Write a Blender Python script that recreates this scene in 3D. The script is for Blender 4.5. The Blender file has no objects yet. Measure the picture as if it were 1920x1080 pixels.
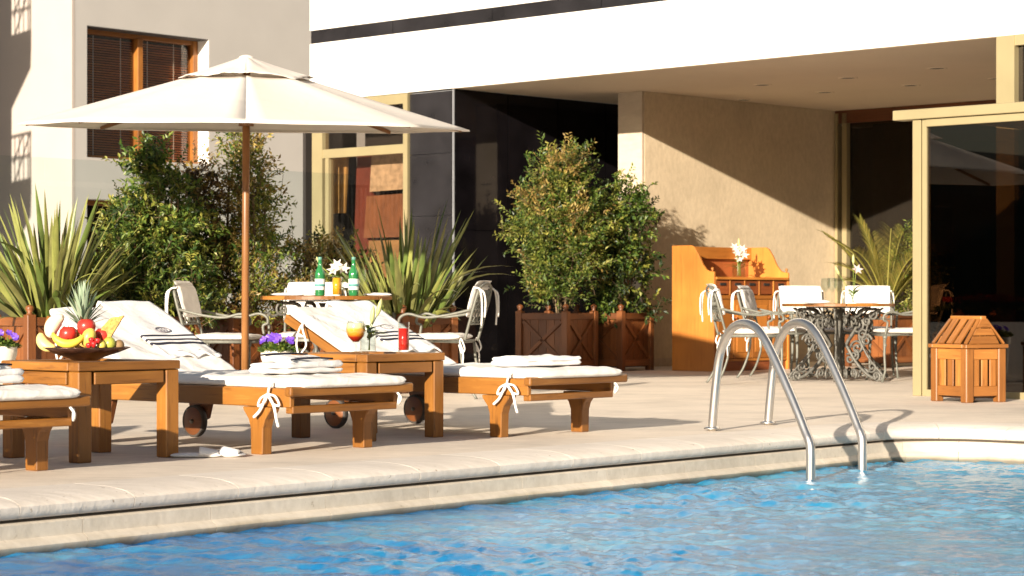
import bpy, bmesh, math, random
import numpy as np
from mathutils import Vector, Matrix, geometry
random.seed(7); RNG = np.random.default_rng(7)
R = math.radians
S = bpy.context.scene
COL = S.collection

# ---------------------------------------------------------------- camera, sky, sun, exposure
H, F, YH = 0.71, 4190.0, 567.0
cam = bpy.data.cameras.new('camera'); camo = bpy.data.objects.new('camera', cam); COL.objects.link(camo)
camo.location = (0, 0, H); camo.rotation_euler = (R(90), 0, 0)
cam.sensor_width = 36; cam.lens = 36*F/1920; cam.shift_y = (YH-540)/1920
cam.clip_start = 0.1; cam.clip_end = 2000
cam.dof.use_dof = True; cam.dof.focus_distance = 11.6; cam.dof.aperture_fstop = 7.0
S.camera = camo
SUN_AZ, SUN_EL = R(204.3), R(14.6)
world = bpy.data.worlds.new('World'); S.world = world; world.use_nodes = True
wn = world.node_tree; wn.nodes.clear()
sky = wn.nodes.new('ShaderNodeTexSky'); sky.sky_type = 'NISHITA'; sky.sun_disc = False
sky.sun_elevation = SUN_EL; sky.sun_rotation = SUN_AZ; sky.air_density = 1.0; sky.dust_density = 1.5; sky.ozone_density = 1.0
bg = wn.nodes.new('ShaderNodeBackground'); bg.inputs['Strength'].default_value = 0.05
wo = wn.nodes.new('ShaderNodeOutputWorld')
wn.links.new(sky.outputs[0], bg.inputs[0]); wn.links.new(bg.outputs[0], wo.inputs[0])
sun = bpy.data.lights.new('sun', 'SUN'); suno = bpy.data.objects.new('sun', sun); COL.objects.link(suno)
sun.energy = 5.0; sun.angle = R(0.6); sun.color = (1.0, 0.88, 0.72)
_s = Vector((math.sin(SUN_AZ)*math.cos(SUN_EL), math.cos(SUN_AZ)*math.cos(SUN_EL), math.sin(SUN_EL)))
suno.rotation_euler = (-_s).to_track_quat('-Z', 'Y').to_euler(); suno.location = (_s*60)[:]
S.view_settings.view_transform = 'Standard'; S.view_settings.look = 'None'
S.view_settings.exposure = 1.12; S.view_settings.gamma = 1.0; S.view_settings.use_curve_mapping = False

# ---------------------------------------------------------------- helpers
def at(px, py, z=0.0):
    """world point on the horizontal plane z that the photograph shows at (px, py)"""
    d = F*(H-z)/(py-YH); return Vector(((px-960)*d/F, d, z))
def ad(px, d, z=0.0):
    return Vector(((px-960)*d/F, d, z))

class MB:
    def __init__(s): s.v=[]; s.f=[]; s.m=[]; s.g=[]; s.sm=[]
    def add(s, vs, fs, mi=0, M=None, gc=None, smooth=False):
        o = len(s.v); r = random.random()*37
        for i, p in enumerate(vs):
            p = Vector(p)
            s.g.append(((gc[i] if gc else p) + Vector((r, r*1.7, r*.6)))[:])
            if M is not None: p = M @ p
            s.v.append(p[:])
        for f in fs: s.f.append(tuple(o+i for i in f)); s.m.append(mi); s.sm.append(smooth)
    def box(s, c, size, mi=0, M=None, rz=0, rx=0, ry=0):
        hx, hy, hz = size[0]/2, size[1]/2, size[2]/2
        vs = [Vector((x,y,z)) for z in (-hz,hz) for y in (-hy,hy) for x in (-hx,hx)]
        fs = [(0,2,3,1),(4,5,7,6),(0,1,5,4),(2,6,7,3),(0,4,6,2),(1,3,7,5)]
        ax = max(range(3), key=lambda i: size[i]); o = [ax]+[i for i in range(3) if i != ax]
        gc = [Vector((v[o[0]], v[o[1]], v[o[2]])) for v in vs]
        T = Matrix.Translation(c) @ Matrix.Rotation(rz,4,'Z') @ Matrix.Rotation(ry,4,'Y') @ Matrix.Rotation(rx,4,'X')
        if M is not None: T = M @ T
        s.add(vs, fs, mi, T, gc); return s
    def b2(s, a, b, mi=0, M=None):
        a, b = Vector(a), Vector(b); c = (a+b)/2
        return s.box(c, [abs(x) for x in (b-a)], mi, M)
    def beam(s, p0, p1, w, h, mi=0, up=(0,0,1), M=None):
        p0, p1 = Vector(p0), Vector(p1); d = p1-p0; L = d.length; x = d.normalized(); u = Vector(up)
        y = u.cross(x)
        if y.length < 1e-4: y = Vector((0,1,0)).cross(x)
        y.normalize(); z = x.cross(y)
        T = Matrix((x, y, z)).transposed().to_4x4(); T.translation = (p0+p1)/2
        if M is not None: T = M @ T
        return s.box((0,0,0), (L, w, h), mi, T)
    def tube(s, pts, r, n=8, mi=0, M=None, caps=True):
        pts = [Vector(p) for p in pts]; k = len(pts)
        rs = r if isinstance(r, (list, tuple)) else [r]*k
        vs = []; gc = []; prev = None; L = 0
        for i, p in enumerate(pts):
            t = (pts[min(i+1,k-1)] - pts[max(i-1,0)])
            if t.length < 1e-9: t = Vector((0,0,1))
            t.normalize()
            if prev is None:
                a = Vector((0,0,1)) if abs(t.z) < .9 else Vector((1,0,0)); u = a.cross(t).normalized()
            else:
                u = prev - t*prev.dot(t)
                if u.length < 1e-6: u = Vector((1,0,0)).cross(t)
                u.normalize()
            prev = u; w = t.cross(u)
            if i: L += (p-pts[i-1]).length
            for j in range(n):
                a = 2*math.pi*j/n
                vs.append(p + (u*math.cos(a)+w*math.sin(a))*rs[i]); gc.append(Vector((L, math.cos(a)*rs[i], math.sin(a)*rs[i])))
        fs = [(i*n+j, i*n+(j+1)%n, (i+1)*n+(j+1)%n, (i+1)*n+j) for i in range(k-1) for j in range(n)]
        s.add(vs, fs, mi, M, gc, True)
        if caps:
            o = len(s.v)-len(vs)
            s.f.append(tuple(o+j for j in reversed(range(n)))); s.m.append(mi); s.sm.append(False)
            s.f.append(tuple(o+(k-1)*n+j for j in range(n))); s.m.append(mi); s.sm.append(False)
        return s
    def lathe(s, prof, n=20, mi=0, M=None, ruf=0.0, rufn=10):
        vs = []; fs = []
        for (r, z) in prof:
            for j in range(n):
                a = 2*math.pi*j/n; rr = r*(1+ruf*math.sin(rufn*a)*(r > max(q[0] for q in prof)*.8))
                vs.append(Vector((rr*math.cos(a), rr*math.sin(a), z)))
        for i in range(len(prof)-1):
            for j in range(n): fs.append((i*n+j, i*n+(j+1)%n, (i+1)*n+(j+1)%n, (i+1)*n+j))
        s.add(vs, fs, mi, M, None, True); return s
    def ball(s, c, r, mi=0, M=None, sc=(1,1,1), nu=12, nv=8, rot=None):
        prof = [(max(1e-4, math.sin(math.pi*i/nv))*r, -math.cos(math.pi*i/nv)*r) for i in range(nv+1)]
        T = Matrix.Translation(c)
        if rot is not None: T = T @ rot
        T = T @ Matrix.Diagonal((*sc, 1))
        if M is not None: T = M @ T
        return s.lathe(prof, nu, mi, T)
    def prism(s, poly, depth, mi=0, M=None):
        """poly in the x-z plane, extruded along y from 0 to depth"""
        n = len(poly)
        vs = [Vector((x,0,z)) for x,z in poly]+[Vector((x,depth,z)) for x,z in poly]
        fs = [tuple(range(n)), tuple(reversed(range(n,2*n)))]+[(i, i+n, (i+1)%n+n, (i+1)%n) for i in range(n)]
        dx = max(p[0] for p in poly)-min(p[0] for p in poly); dz = max(p[1] for p in poly)-min(p[1] for p in poly)
        gc = [Vector((v.x, v.y, v.z)) if dx > dz else Vector((v.z, v.x, v.y)) for v in vs]
        s.add(vs, fs, mi, M, gc); return s
    def build(s, name, mats, parent=None, bevel=0, seg=1, loc=None, label=None):
        me = bpy.data.meshes.new(name); me.from_pydata(s.v, [], s.f)
        if not isinstance(mats, (list, tuple)): mats = [mats]
        for m in mats: me.materials.append(m)
        me.polygons.foreach_set('material_index', s.m); me.polygons.foreach_set('use_smooth', s.sm)
        a = me.attributes.new('gc', 'FLOAT_VECTOR', 'POINT'); a.data.foreach_set('vector', np.array(s.g, dtype=np.float32).ravel())
        me.update()
        o = bpy.data.objects.new(name, me); COL.objects.link(o)
        if parent is not None: o.parent = parent
        if loc is not None: o.location = loc
        if bevel:
            b = o.modifiers.new('bevel', 'BEVEL'); b.width = bevel; b.segments = seg; b.limit_method = 'ANGLE'; b.angle_limit = R(40)
        if label: o['label'] = label
        return o

def npmesh(name, V, Fc, mats, parent=None, mi=None, smooth=False):
    """V (n,3), Fc (m,k) arrays"""
    me = bpy.data.meshes.new(name); V = np.asarray(V, np.float32); Fc = np.asarray(Fc, np.int32); k = Fc.shape[1]
    me.vertices.add(len(V)); me.vertices.foreach_set('co', V.ravel())
    me.loops.add(Fc.size); me.loops.foreach_set('vertex_index', Fc.ravel())
    me.polygons.add(len(Fc)); me.polygons.foreach_set('loop_start', np.arange(0, Fc.size, k, dtype=np.int32))
    me.polygons.foreach_set('loop_total', np.full(len(Fc), k, np.int32))
    if not isinstance(mats, (list, tuple)): mats = [mats]
    for m in mats: me.materials.append(m)
    if mi is not None: me.polygons.foreach_set('material_index', np.asarray(mi, np.int32))
    me.polygons.foreach_set('use_smooth', np.full(len(Fc), smooth))
    me.update(); me.validate()
    o = bpy.data.objects.new(name, me); COL.objects.link(o)
    if parent is not None: o.parent = parent
    return o

def thing(name, label, cat, loc=(0,0,0), rz=0, group=None):
    o = bpy.data.objects.new(name, None); COL.objects.link(o); o.empty_display_size = .1
    o.location = loc; o.rotation_euler = (0,0,rz); o['label'] = label; o['category'] = cat
    if group: o['group'] = group
    return o
def tag(o, label, cat, group=None):
    o['label'] = label; o['category'] = cat
    if group: o['group'] = group
    return o
def kind(o, k): o['kind'] = k; return o
def kids(o): return [c for c in COL.objects if c.parent == o]
def dup(root, loc, rz, label, group=None, skip=()):
    r = root.copy(); COL.objects.link(r); r.location = loc; r.rotation_euler = (root.rotation_euler[0], root.rotation_euler[1], rz); r['label'] = label
    if group: r['group'] = group
    for ch in kids(root):
        if ch.name.split('.')[0] in skip: continue
        c = ch.copy(); COL.objects.link(c); c.parent = r
        for g in kids(ch):
            e = g.copy(); COL.objects.link(e); e.parent = c
    return r

# ---------------------------------------------------------------- materials
def newmat(name):
    m = bpy.data.materials.new(name); m.use_nodes = True; nt = m.node_tree
    return m, nt, nt.nodes['Principled BSDF']
def N(nt, t, **kw):
    n = nt.nodes.new(t)
    for k, v in kw.items():
        if k in n.inputs: n.inputs[k].default_value = v
        else: setattr(n, k, v)
    return n
def L(nt, a, b): nt.links.new(a, b)
def ramp(nt, fac, stops):
    r = nt.nodes.new('ShaderNodeValToRGB'); e = r.color_ramp.elements
    while len(e) > 1: e.remove(e[-1])
    e[0].position = stops[0][0]; e[0].color = (*stops[0][1], 1)
    for p, c in stops[1:]:
        x = e.new(p); x.color = (*c, 1)
    L(nt, fac, r.inputs[0]); return r
def coords(nt, which='Object', scale=(1,1,1)):
    tc = nt.nodes.new('ShaderNodeTexCoord'); mp = nt.nodes.new('ShaderNodeMapping'); mp.inputs['Scale'].default_value = scale
    L(nt, tc.outputs[which], mp.inputs[0]); return mp.outputs[0]
def plain(name, c, rough=.6, spec=.5, metal=0, var=.12, sc=8, bump=0, bsc=60, trans=0, coat=0):
    m, nt, p = newmat(name)
    co = coords(nt)
    n = N(nt, 'ShaderNodeTexNoise', Scale=sc, Detail=5.0); L(nt, co, n.inputs['Vector'])
    lo = tuple(x*(1-var) for x in c); hi = tuple(min(1, x*(1+var)) for x in c)
    r = ramp(nt, n.outputs[0], [(.3, lo), (.7, hi)]); L(nt, r.outputs[0], p.inputs['Base Color'])
    p.inputs['Roughness'].default_value = rough; p.inputs['Specular IOR Level'].default_value = spec; p.inputs['Metallic'].default_value = metal
    if coat: p.inputs['Coat Weight'].default_value = coat
    if bump:
        n2 = N(nt, 'ShaderNodeTexNoise', Scale=bsc, Detail=4.0); L(nt, co, n2.inputs['Vector'])
        b = N(nt, 'ShaderNodeBump', Strength=bump, Distance=.01); L(nt, n2.outputs[0], b.inputs['Height']); L(nt, b.outputs[0], p.inputs['Normal'])
    return m
def wood(name, dark, mid, light, rough=.42, sc=1.0):
    m, nt, p = newmat(name)
    a = N(nt, 'ShaderNodeAttribute'); a.attribute_name = 'gc'
    mp = N(nt, 'ShaderNodeMapping'); mp.inputs['Scale'].default_value = (1.6*sc, 22*sc, 22*sc); L(nt, a.outputs['Vector'], mp.inputs[0])
    n = N(nt, 'ShaderNodeTexNoise', Scale=2.2, Detail=6.0, Roughness=.62, Distortion=.6); L(nt, mp.outputs[0], n.inputs['Vector'])
    r = ramp(nt, n.outputs[0], [(.22, dark), (.45, mid), (.56, mid), (.78, light)])
    n3 = N(nt, 'ShaderNodeTexNoise', Scale=1.3, Detail=3.0); L(nt, a.outputs['Vector'], n3.inputs['Vector'])
    r3 = ramp(nt, n3.outputs[0], [(.3, (.60,.55,.52)), (.7, (1.18,1.15,1.12))])
    mx = N(nt, 'ShaderNodeMix', data_type='RGBA', blend_type='MULTIPLY'); mx.inputs[0].default_value = 1
    L(nt, r.outputs[0], mx.inputs[6]); L(nt, r3.outputs[0], mx.inputs[7])
    oi = N(nt, 'ShaderNodeObjectInfo'); r4 = ramp(nt, oi.outputs['Random'], [(0, (.74,.70,.68)), (1, (1.16,1.14,1.1))])
    mx2 = N(nt, 'ShaderNodeMix', data_type='RGBA', blend_type='MULTIPLY'); mx2.inputs[0].default_value = 1
    L(nt, mx.outputs[2], mx2.inputs[6]); L(nt, r4.outputs[0], mx2.inputs[7]); L(nt, mx2.outputs[2], p.inputs['Base Color'])
    p.inputs['Roughness'].default_value = rough
    b = N(nt, 'ShaderNodeBump', Strength=.25, Distance=.002); L(nt, n.outputs[0], b.inputs['Height']); L(nt, b.outputs[0], p.inputs['Normal'])
    return m
def fabric(name, c, transl=.0, sc=5, wr=.35, weave=260):
    m, nt, p = newmat(name); co = coords(nt)
    n = N(nt, 'ShaderNodeTexNoise', Scale=sc, Detail=4.0); L(nt, co, n.inputs['Vector'])
    r = ramp(nt, n.outputs[0], [(.3, tuple(x*.93 for x in c)), (.7, c)]); L(nt, r.outputs[0], p.inputs['Base Color'])
    p.inputs['Roughness'].default_value = .9; p.inputs['Specular IOR Level'].default_value = .15
    w = N(nt, 'ShaderNodeTexNoise', Scale=float(weave), Detail=2.0); L(nt, co, w.inputs['Vector'])
    b = N(nt, 'ShaderNodeBump', Strength=.3, Distance=.002); L(nt, w.outputs[0], b.inputs['Height'])
    n2 = N(nt, 'ShaderNodeTexNoise', Scale=sc*2.2, Detail=3.0, Distortion=1.0); L(nt, co, n2.inputs['Vector'])
    b2 = N(nt, 'ShaderNodeBump', Strength=wr, Distance=.03); L(nt, n2.outputs[0], b2.inputs['Height']); L(nt, b.outputs[0], b2.inputs['Normal'])
    L(nt, b2.outputs[0], p.inputs['Normal'])
    if transl:
        t = N(nt, 'ShaderNodeBsdfTranslucent'); t.inputs[0].default_value = (c[0]*.8, c[1]*.66, c[2]*.46, 1)
        ms = N(nt, 'ShaderNodeMixShader'); ms.inputs[0].default_value = transl
        L(nt, p.outputs[0], ms.inputs[1]); L(nt, t.outputs[0], ms.inputs[2]); L(nt, ms.outputs[0], nt.nodes['Material Output'].inputs[0])
    return m
def leafmat(name, stops, transl=.3, rough=.45):
    m, nt, p = newmat(name)
    g = N(nt, 'ShaderNodeNewGeometry'); r = ramp(nt, g.outputs['Random Per Island'], stops)
    L(nt, r.outputs[0], p.inputs['Base Color']); p.inputs['Roughness'].default_value = rough
    t = N(nt, 'ShaderNodeBsdfTranslucent'); L(nt, r.outputs[0], t.inputs[0])
    ms = N(nt, 'ShaderNodeMixShader'); ms.inputs[0].default_value = transl
    L(nt, p.outputs[0], ms.inputs[1]); L(nt, t.outputs[0], ms.inputs[2]); L(nt, ms.outputs[0], nt.nodes['Material Output'].inputs[0])
    return m
def glass(name, tint, refl=1.0, rough=0.0, ior=1.5):
    m, nt, p = newmat(name); nt.nodes.remove(p)
    t = N(nt, 'ShaderNodeBsdfTransparent'); t.inputs[0].default_value = (*tint, 1)
    g = N(nt, 'ShaderNodeBsdfGlossy'); g.inputs['Roughness'].default_value = rough; g.inputs[0].default_value = (refl, refl, refl, 1)
    fr = N(nt, 'ShaderNodeFresnel', IOR=ior); gm = N(nt, 'ShaderNodeNewGeometry'); mr = N(nt, 'ShaderNodeMapRange'); mr.inputs['To Min'].default_value = ior; mr.inputs['To Max'].default_value = 1/ior; L(nt, gm.outputs['Backfacing'], mr.inputs[0]); L(nt, mr.outputs[0], fr.inputs['IOR']); ms = N(nt, 'ShaderNodeMixShader')
    L(nt, fr.outputs[0], ms.inputs[0]); L(nt, t.outputs[0], ms.inputs[1]); L(nt, g.outputs[0], ms.inputs[2]); L(nt, ms.outputs[0], nt.nodes['Material Output'].inputs[0])
    return m

def stone(name, c, var=.1, joint=None, pits=.5, rough=.7, bst=.2):
    m, nt, p = newmat(name); co = coords(nt)
    n = N(nt, 'ShaderNodeTexNoise', Scale=1.3, Detail=8.0, Roughness=.65); L(nt, co, n.inputs['Vector'])
    lo = tuple(x*(1-var*1.6) for x in c); hi = tuple(x*(1+var) for x in c)
    r = ramp(nt, n.outputs[0], [(.32, lo), (.5, c), (.7, hi)])
    st = N(nt, 'ShaderNodeMapping'); st.inputs['Rotation'].default_value = (0,0,R(44)); st.inputs['Scale'].default_value = (2.5, 14, 8); L(nt, co, st.inputs[0])
    n2 = N(nt, 'ShaderNodeTexNoise', Scale=1.6, Detail=6.0, Roughness=.7); L(nt, st.outputs[0], n2.inputs['Vector'])
    r2 = ramp(nt, n2.outputs[0], [(.3, (.82,.80,.77)), (.65, (1.05,1.05,1.05))])
    mx = N(nt, 'ShaderNodeMix', data_type='RGBA', blend_type='MULTIPLY'); mx.inputs[0].default_value = .8
    L(nt, r.outputs[0], mx.inputs[6]); L(nt, r2.outputs[0], mx.inputs[7])
    v = N(nt, 'ShaderNodeTexNoise', Scale=38.0, Detail=3.0, Roughness=.5); L(nt, co, v.inputs['Vector'])
    r3 = ramp(nt, v.outputs[0], [(.24, (.35,.28,.2)), (.31, (1,1,1))])
    mx2 = N(nt, 'ShaderNodeMix', data_type='RGBA', blend_type='MULTIPLY'); mx2.inputs[0].default_value = pits
    L(nt, mx.outputs[2], mx2.inputs[6]); L(nt, r3.outputs[0], mx2.inputs[7])
    oi = N(nt, 'ShaderNodeObjectInfo'); r4 = ramp(nt, oi.outputs['Random'], [(0, (.95,.94,.93)), (1, (1.03,1.03,1.03))])
    mx3 = N(nt, 'ShaderNodeMix', data_type='RGBA', blend_type='MULTIPLY'); mx3.inputs[0].default_value = 1
    L(nt, mx2.outputs[2], mx3.inputs[6]); L(nt, r4.outputs[0], mx3.inputs[7]); L(nt, mx3.outputs[2], p.inputs['Base Color'])
    p.inputs['Roughness'].default_value = rough; p.inputs['Specular IOR Level'].default_value = .35
    b = N(nt, 'ShaderNodeBump', Strength=min(.25, pits*.5), Distance=.004); L(nt, v.outputs[0], b.inputs['Height'])
    b2 = N(nt, 'ShaderNodeBump', Strength=bst, Distance=.02); L(nt, n2.outputs[0], b2.inputs['Height']); L(nt, b.outputs[0], b2.inputs['Normal']); L(nt, b2.outputs[0], p.inputs['Normal'])
    return m

M = {}
M['deck'] = stone('deck_stone', (.70,.615,.52), .12)
M['coping'] = stone('coping_stone', (.72,.655,.585), .08, pits=.75)
M['tile'] = stone('waterline_stone', (.60,.54,.455), .12, rough=.4, bst=.06)
M['beige'] = stone('beige_wall_stone', (.67,.55,.385), .07, pits=.08, bst=.04)
M['beige_light'] = stone('beige_pier_stone', (.56,.46,.35), .04, pits=.06, bst=.03)
M['white_wall'] = plain('white_render', (.80,.77,.72), .8, .2, var=.03, sc=1.2, bump=.08, bsc=90)
M['soffit'] = plain('soffit_paint', (.80,.67,.52), .8, .2, var=.03, sc=1)
M['grey_wall'] = plain('grey_render', (.50,.475,.445), .85, .2, var=.035, sc=1.5, bump=.1, bsc=70)
M['pink_wall'] = plain('pale_render', (.44,.385,.345), .85, .2, var=.035, sc=1.4, bump=.1, bsc=70)
M['marble'] = plain('black_marble', (.006,.005,.006), .05, .2, var=.5, sc=2.5)
M['marble_front'] = plain('dark_marble', (.017,.016,.018), .13, .35, var=.35, sc=2.5)
M['joint'] = plain('pale_joint', (.30,.31,.33), .5)
M['gold'] = plain('champagne_metal', (.36,.30,.165), .42, .5, metal=.35, var=.06, sc=3)
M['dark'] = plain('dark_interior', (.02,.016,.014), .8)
M['interior_floor'] = plain('interior_floor', (.06,.045,.03), .5)
M['curtain'] = plain('brown_curtain', (.055,.028,.018), .9, .1, var=.3, sc=3)
M['brownwood'] = wood('header_wood', (.10,.03,.01), (.17,.06,.02), (.22,.09,.03))
M['teak'] = wood('teak', (.075,.026,.006), (.285,.122,.022), (.43,.21,.048))
M['teak_dark'] = wood('teak_underframe', (.085,.026,.008), (.19,.066,.017), (.29,.11,.03))
M['oak'] = wood('orange_oak', (.34,.12,.024), (.50,.195,.036), (.60,.26,.055), sc=.6)
M['oak_red'] = wood('drawer_wood', (.22,.06,.02), (.34,.10,.03), (.42,.14,.04))
M['bin_wood'] = wood('bin_wood', (.12,.042,.01), (.34,.14,.032), (.50,.235,.06))
M['planter_wood'] = wood('planter_wood', (.08,.027,.009), (.19,.068,.020), (.29,.115,.035))
M['window_wood'] = wood('window_wood', (.14,.05,.010), (.30,.12,.024), (.38,.165,.036))
M['umb_wood'] = wood('parasol_wood', (.11,.045,.013), (.25,.115,.038), (.36,.18,.06))
M['white_fab'] = fabric('white_cushion', (.80,.765,.72), sc=3.5)
M['towel'] = fabric('white_towelling', (.82,.80,.78), sc=4, wr=.3, weave=420)
M['canvas'] = fabric('cream_canvas', (.77,.71,.645), transl=.10, sc=1.2, wr=.25)
M['stripe'] = plain('navy_stripe', (.03,.03,.045), .9, .1)
M['emblem'] = plain('grey_embroidery', (.22,.20,.22), .9, .1)
M['cord'] = fabric('cotton_tie', (.80,.77,.72), sc=20, wr=.2)
M['iron'] = plain('verdigris_iron', (.13,.125,.11), .55, .5, metal=.25, var=.35, sc=30)
M['iron_dark'] = plain('dark_iron', (.09,.085,.075), .5, .5, metal=.3, var=.3, sc=30)
M['chair_iron'] = plain('cream_green_iron', (.15,.15,.125), .5, .5, metal=.1, var=.2, sc=30)
M['steel'] = plain('brushed_steel', (.66,.64,.61), .38, .5, metal=1, var=.04, sc=20)
M['blind'] = wood('blind_slat', (.5,.16,.05), (.78,.30,.09), (.82,.38,.13), rough=.6)
M['soil'] = plain('soil', (.03,.02,.013), .95)
M['stem'] = plain('bark', (.16,.11,.06), .9, var=.4, sc=20)
M['bronze'] = plain('bronze_bowl', (.10,.05,.035), .32, .5, metal=.7, var=.4, sc=25)
M['glass'] = glass('clear_glass', (.93,.96,.95))
M['screen'] = glass('screen_glass', (.93,.965,.97), .6)
M['dark_glass'] = glass('tinted_glass', (.44,.36,.28), .9, ior=1.55)
M['win_glass'] = glass('window_glass', (.86,.82,.78), .8)
M['black'] = plain('black_rubber', (.03,.028,.026), .6)
M['tyre'] = plain('grey_rubber', (.055,.045,.038), .7)
M['pot'] = plain('white_stone_pot', (.62,.57,.49), .8, bump=.3, bsc=30)
M['white_paint'] = plain('white_line', (.75,.73,.70), .6)
# ---------------------------------------------------------------- directions
A = Vector((.695,.719,0)); U = Vector((.719,-.695,0)); O = Vector((-.65,24.3,0))
BM = Matrix((( .719, .695, 0, O.x), (-.695, .719, 0, O.y), (0,0,1,0), (0,0,0,1)))   # hotel frame: x runs right-near, y runs right-away
ROT_H = math.atan2(-.695,.719)

# ---------------------------------------------------------------- ground, terrace, pool
g = MB(); g.box((0,150,-6.2), (1600,1600,.4)); kind(g.build('ground', plain('far_ground', (.16,.14,.10), .9)), 'structure')
hv=[]; hf=[]
for i in range(97):
    a = 2*math.pi*i/96
    h = 34+8*math.sin(3*a+1)+4*math.sin(7*a)+2.5*math.sin(17*a+2)
    hv += [(520*math.cos(a),520*math.sin(a),-6.0),(520*math.cos(a),520*math.sin(a),h*.6),(640*math.cos(a),640*math.sin(a),h*1.9)]
for i in range(96): hf += [(3*i,3*i+3,3*i+4,3*i+1),(3*i+1,3*i+4,3*i+5,3*i+2)]
hm = MB(); hm.add(hv, hf, smooth=True); kind(hm.build('hills', plain('wooded_hills', (.06,.075,.045), .95, var=.4, sc=.05)), 'structure')

DA = Vector((.643,.766)); S0 = Vector((-1.84,8.03)); S1 = 6.11; RC = .45
P1 = S0+DA*S1; CC = P1+RC*Vector((DA.y,-DA.x)); ARC = RC*math.pi/2
def path(s):
    if s <= S1: h = DA; p = S0+DA*s
    else:
        t = min(s-S1, ARC)/RC; a0 = math.atan2(DA.y, DA.x)-t; h = Vector((math.cos(a0), math.sin(a0)))
        p = CC+RC*Vector((-h.y, h.x))
        if s > S1+ARC: p = p+h*(s-S1-ARC)
    return p, Vector((-h.y, h.x))
def sweep(prof, s0, s1, step=.05):
    n = max(1, int(math.ceil((s1-s0)/step))) if s1 > S1 else 1
    mb = MB(); k = len(prof); vs = []; gc = []
    for i in range(n+1):
        s = s0+(s1-s0)*i/n; p, nn = path(s)
        for (o, z) in prof: vs.append(Vector((p.x+nn.x*o, p.y+nn.y*o, z)))
    fs = [(i*k+j, (i+1)*k+j, (i+1)*k+(j+1)%k, i*k+(j+1)%k) for i in range(n) for j in range(k)]
    fs += [tuple(range(k)), tuple(reversed(range(n*k, n*k+k)))]
    mb.add(vs, fs, 0, None, None, True)
    mb.sm[-1] = mb.sm[-2] = False
    return mb
SEND = S1+ARC+14
prof = [(.36,-.002),(.36,.003),(.21,.003)]+[(.21-.21*math.sin(t), -.038+.041*math.cos(t)) for t in np.linspace(.12,1.45,10)]+[(.001,-.05),(.006,-.066),(.022,-.078),(.36,-.078)]
prof2 = [(.2,-.091),(.014,-.091),(.006,-.097),(.004,-.148),(-.004,-.153),(-.02,-.162),(-.028,-.175),(-.024,-.190),(.0,-.215),(.02,-.24),(.2,-.24)]
edge = bpy.data.objects.new('pool_edge', None); COL.objects.link(edge); kind(edge, 'structure')
def smooth_obj(o):
    m = o.modifiers.new('edge', 'EDGE_SPLIT'); m.split_angle = R(38)
js = [.09+.5375*k for k in range(-3, 12)]+[S1+.05, S1+.42, S1+ARC+.1, S1+ARC+.65]
js = [-14]+js+[SEND]
for a, b in zip(js[:-1], js[1:]):
    o = sweep(prof, a+.0016, b-.0016).build('coping_stone', M['coping'], edge); smooth_obj(o)
m = M['tile']; nt = m.node_tree; p = nt.nodes['Principled BSDF']; src = p.inputs['Base Color'].links[0].from_socket
co = coords(nt); sz = N(nt,'ShaderNodeSeparateXYZ'); L(nt, co, sz.inputs[0]); nz = N(nt,'ShaderNodeTexNoise', Scale=3.0, Detail=4.0); L(nt, co, nz.inputs['Vector'])
ad_ = N(nt,'ShaderNodeMath', operation='MULTIPLY_ADD'); ad_.inputs[1].default_value = .05; L(nt, nz.outputs[0], ad_.inputs[0]); L(nt, sz.outputs[2], ad_.inputs[2])
mr = N(nt,'ShaderNodeMapRange'); mr.inputs['From Min'].default_value = -.172; mr.inputs['From Max'].default_value = -.142; L(nt, ad_.outputs[0], mr.inputs[0])
r_ = ramp(nt, mr.outputs[0], [(0,(.42,.40,.36)),(.6,(.78,.75,.68)),(1,(1,1,1))]); mx = N(nt,'ShaderNodeMix', data_type='RGBA', blend_type='MULTIPLY'); mx.inputs[0].default_value = 1
L(nt, src, mx.inputs[6]); L(nt, r_.outputs[0], mx.inputs[7]); L(nt, mx.outputs[2], p.inputs['Base Color'])
js2 = [-14]+[-.9+.64*k for k in range(11)]+[S1+.2, S1+ARC*.75, S1+ARC+.5, SEND]
for a, b in zip(js2[:-1], js2[1:]):
    o = sweep(prof2, a+.0012, b-.0012).build('waterline_stone', M['tile'], edge); smooth_obj(o)
o = sweep([(.03,-.0785),(.034,-.6),(.3,-.6),(.3,-.0785)], -14, SEND).build('pool_wall', plain('gap_grout', (.07,.055,.04), .9), edge)
# joint mortar under the copings
o = sweep([(.08,-.012),(.30,-.004),(.30,-.07),(.08,-.07)], -14, SEND).build('mortar_bed', plain('mortar', (.46,.40,.33), .9), edge)

# deck with the pool cut out
pts = []
for s in [-14]+list(np.linspace(-13, S1, 20))+list(np.linspace(S1+.05, S1+ARC, 14))+[SEND]:
    p, nn = path(s); pts.append((p+nn*.365))
poly = [Vector((p.x,p.y,0)) for p in pts]
poly = [Vector((-60,poly[0].y,0))]+poly+[Vector((60,poly[-1].y,0)), Vector((60,80,0)), Vector((-60,80,0))]
tris = geometry.tessellate_polygon([poly])
mb = MB(); n = len(poly)
mb.add(poly+[p-Vector((0,0,.8)) for p in poly], [tuple(t) for t in tris]+[(i,(i+1)%n,(i+1)%n+n,i+n) for i in range(n)])
o = mb.build('terrace_floor', M['deck'])
bm = bmesh.new(); bm.from_mesh(o.data); bmesh.ops.recalc_face_normals(bm, faces=bm.faces); bm.to_mesh(o.data); bm.free()
kind(o, 'structure')
g = MB(); g.b2((-60,-40,-.8),(60,-7,0)); kind(g.build('far_terrace', M['deck']), 'structure')
g = MB(); g.b2((-60,-7,-2.0),(60,20,-1.6)); kind(g.build('pool_floor', plain('pool_paint', (.05,.25,.5), .6)), 'structure')

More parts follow.
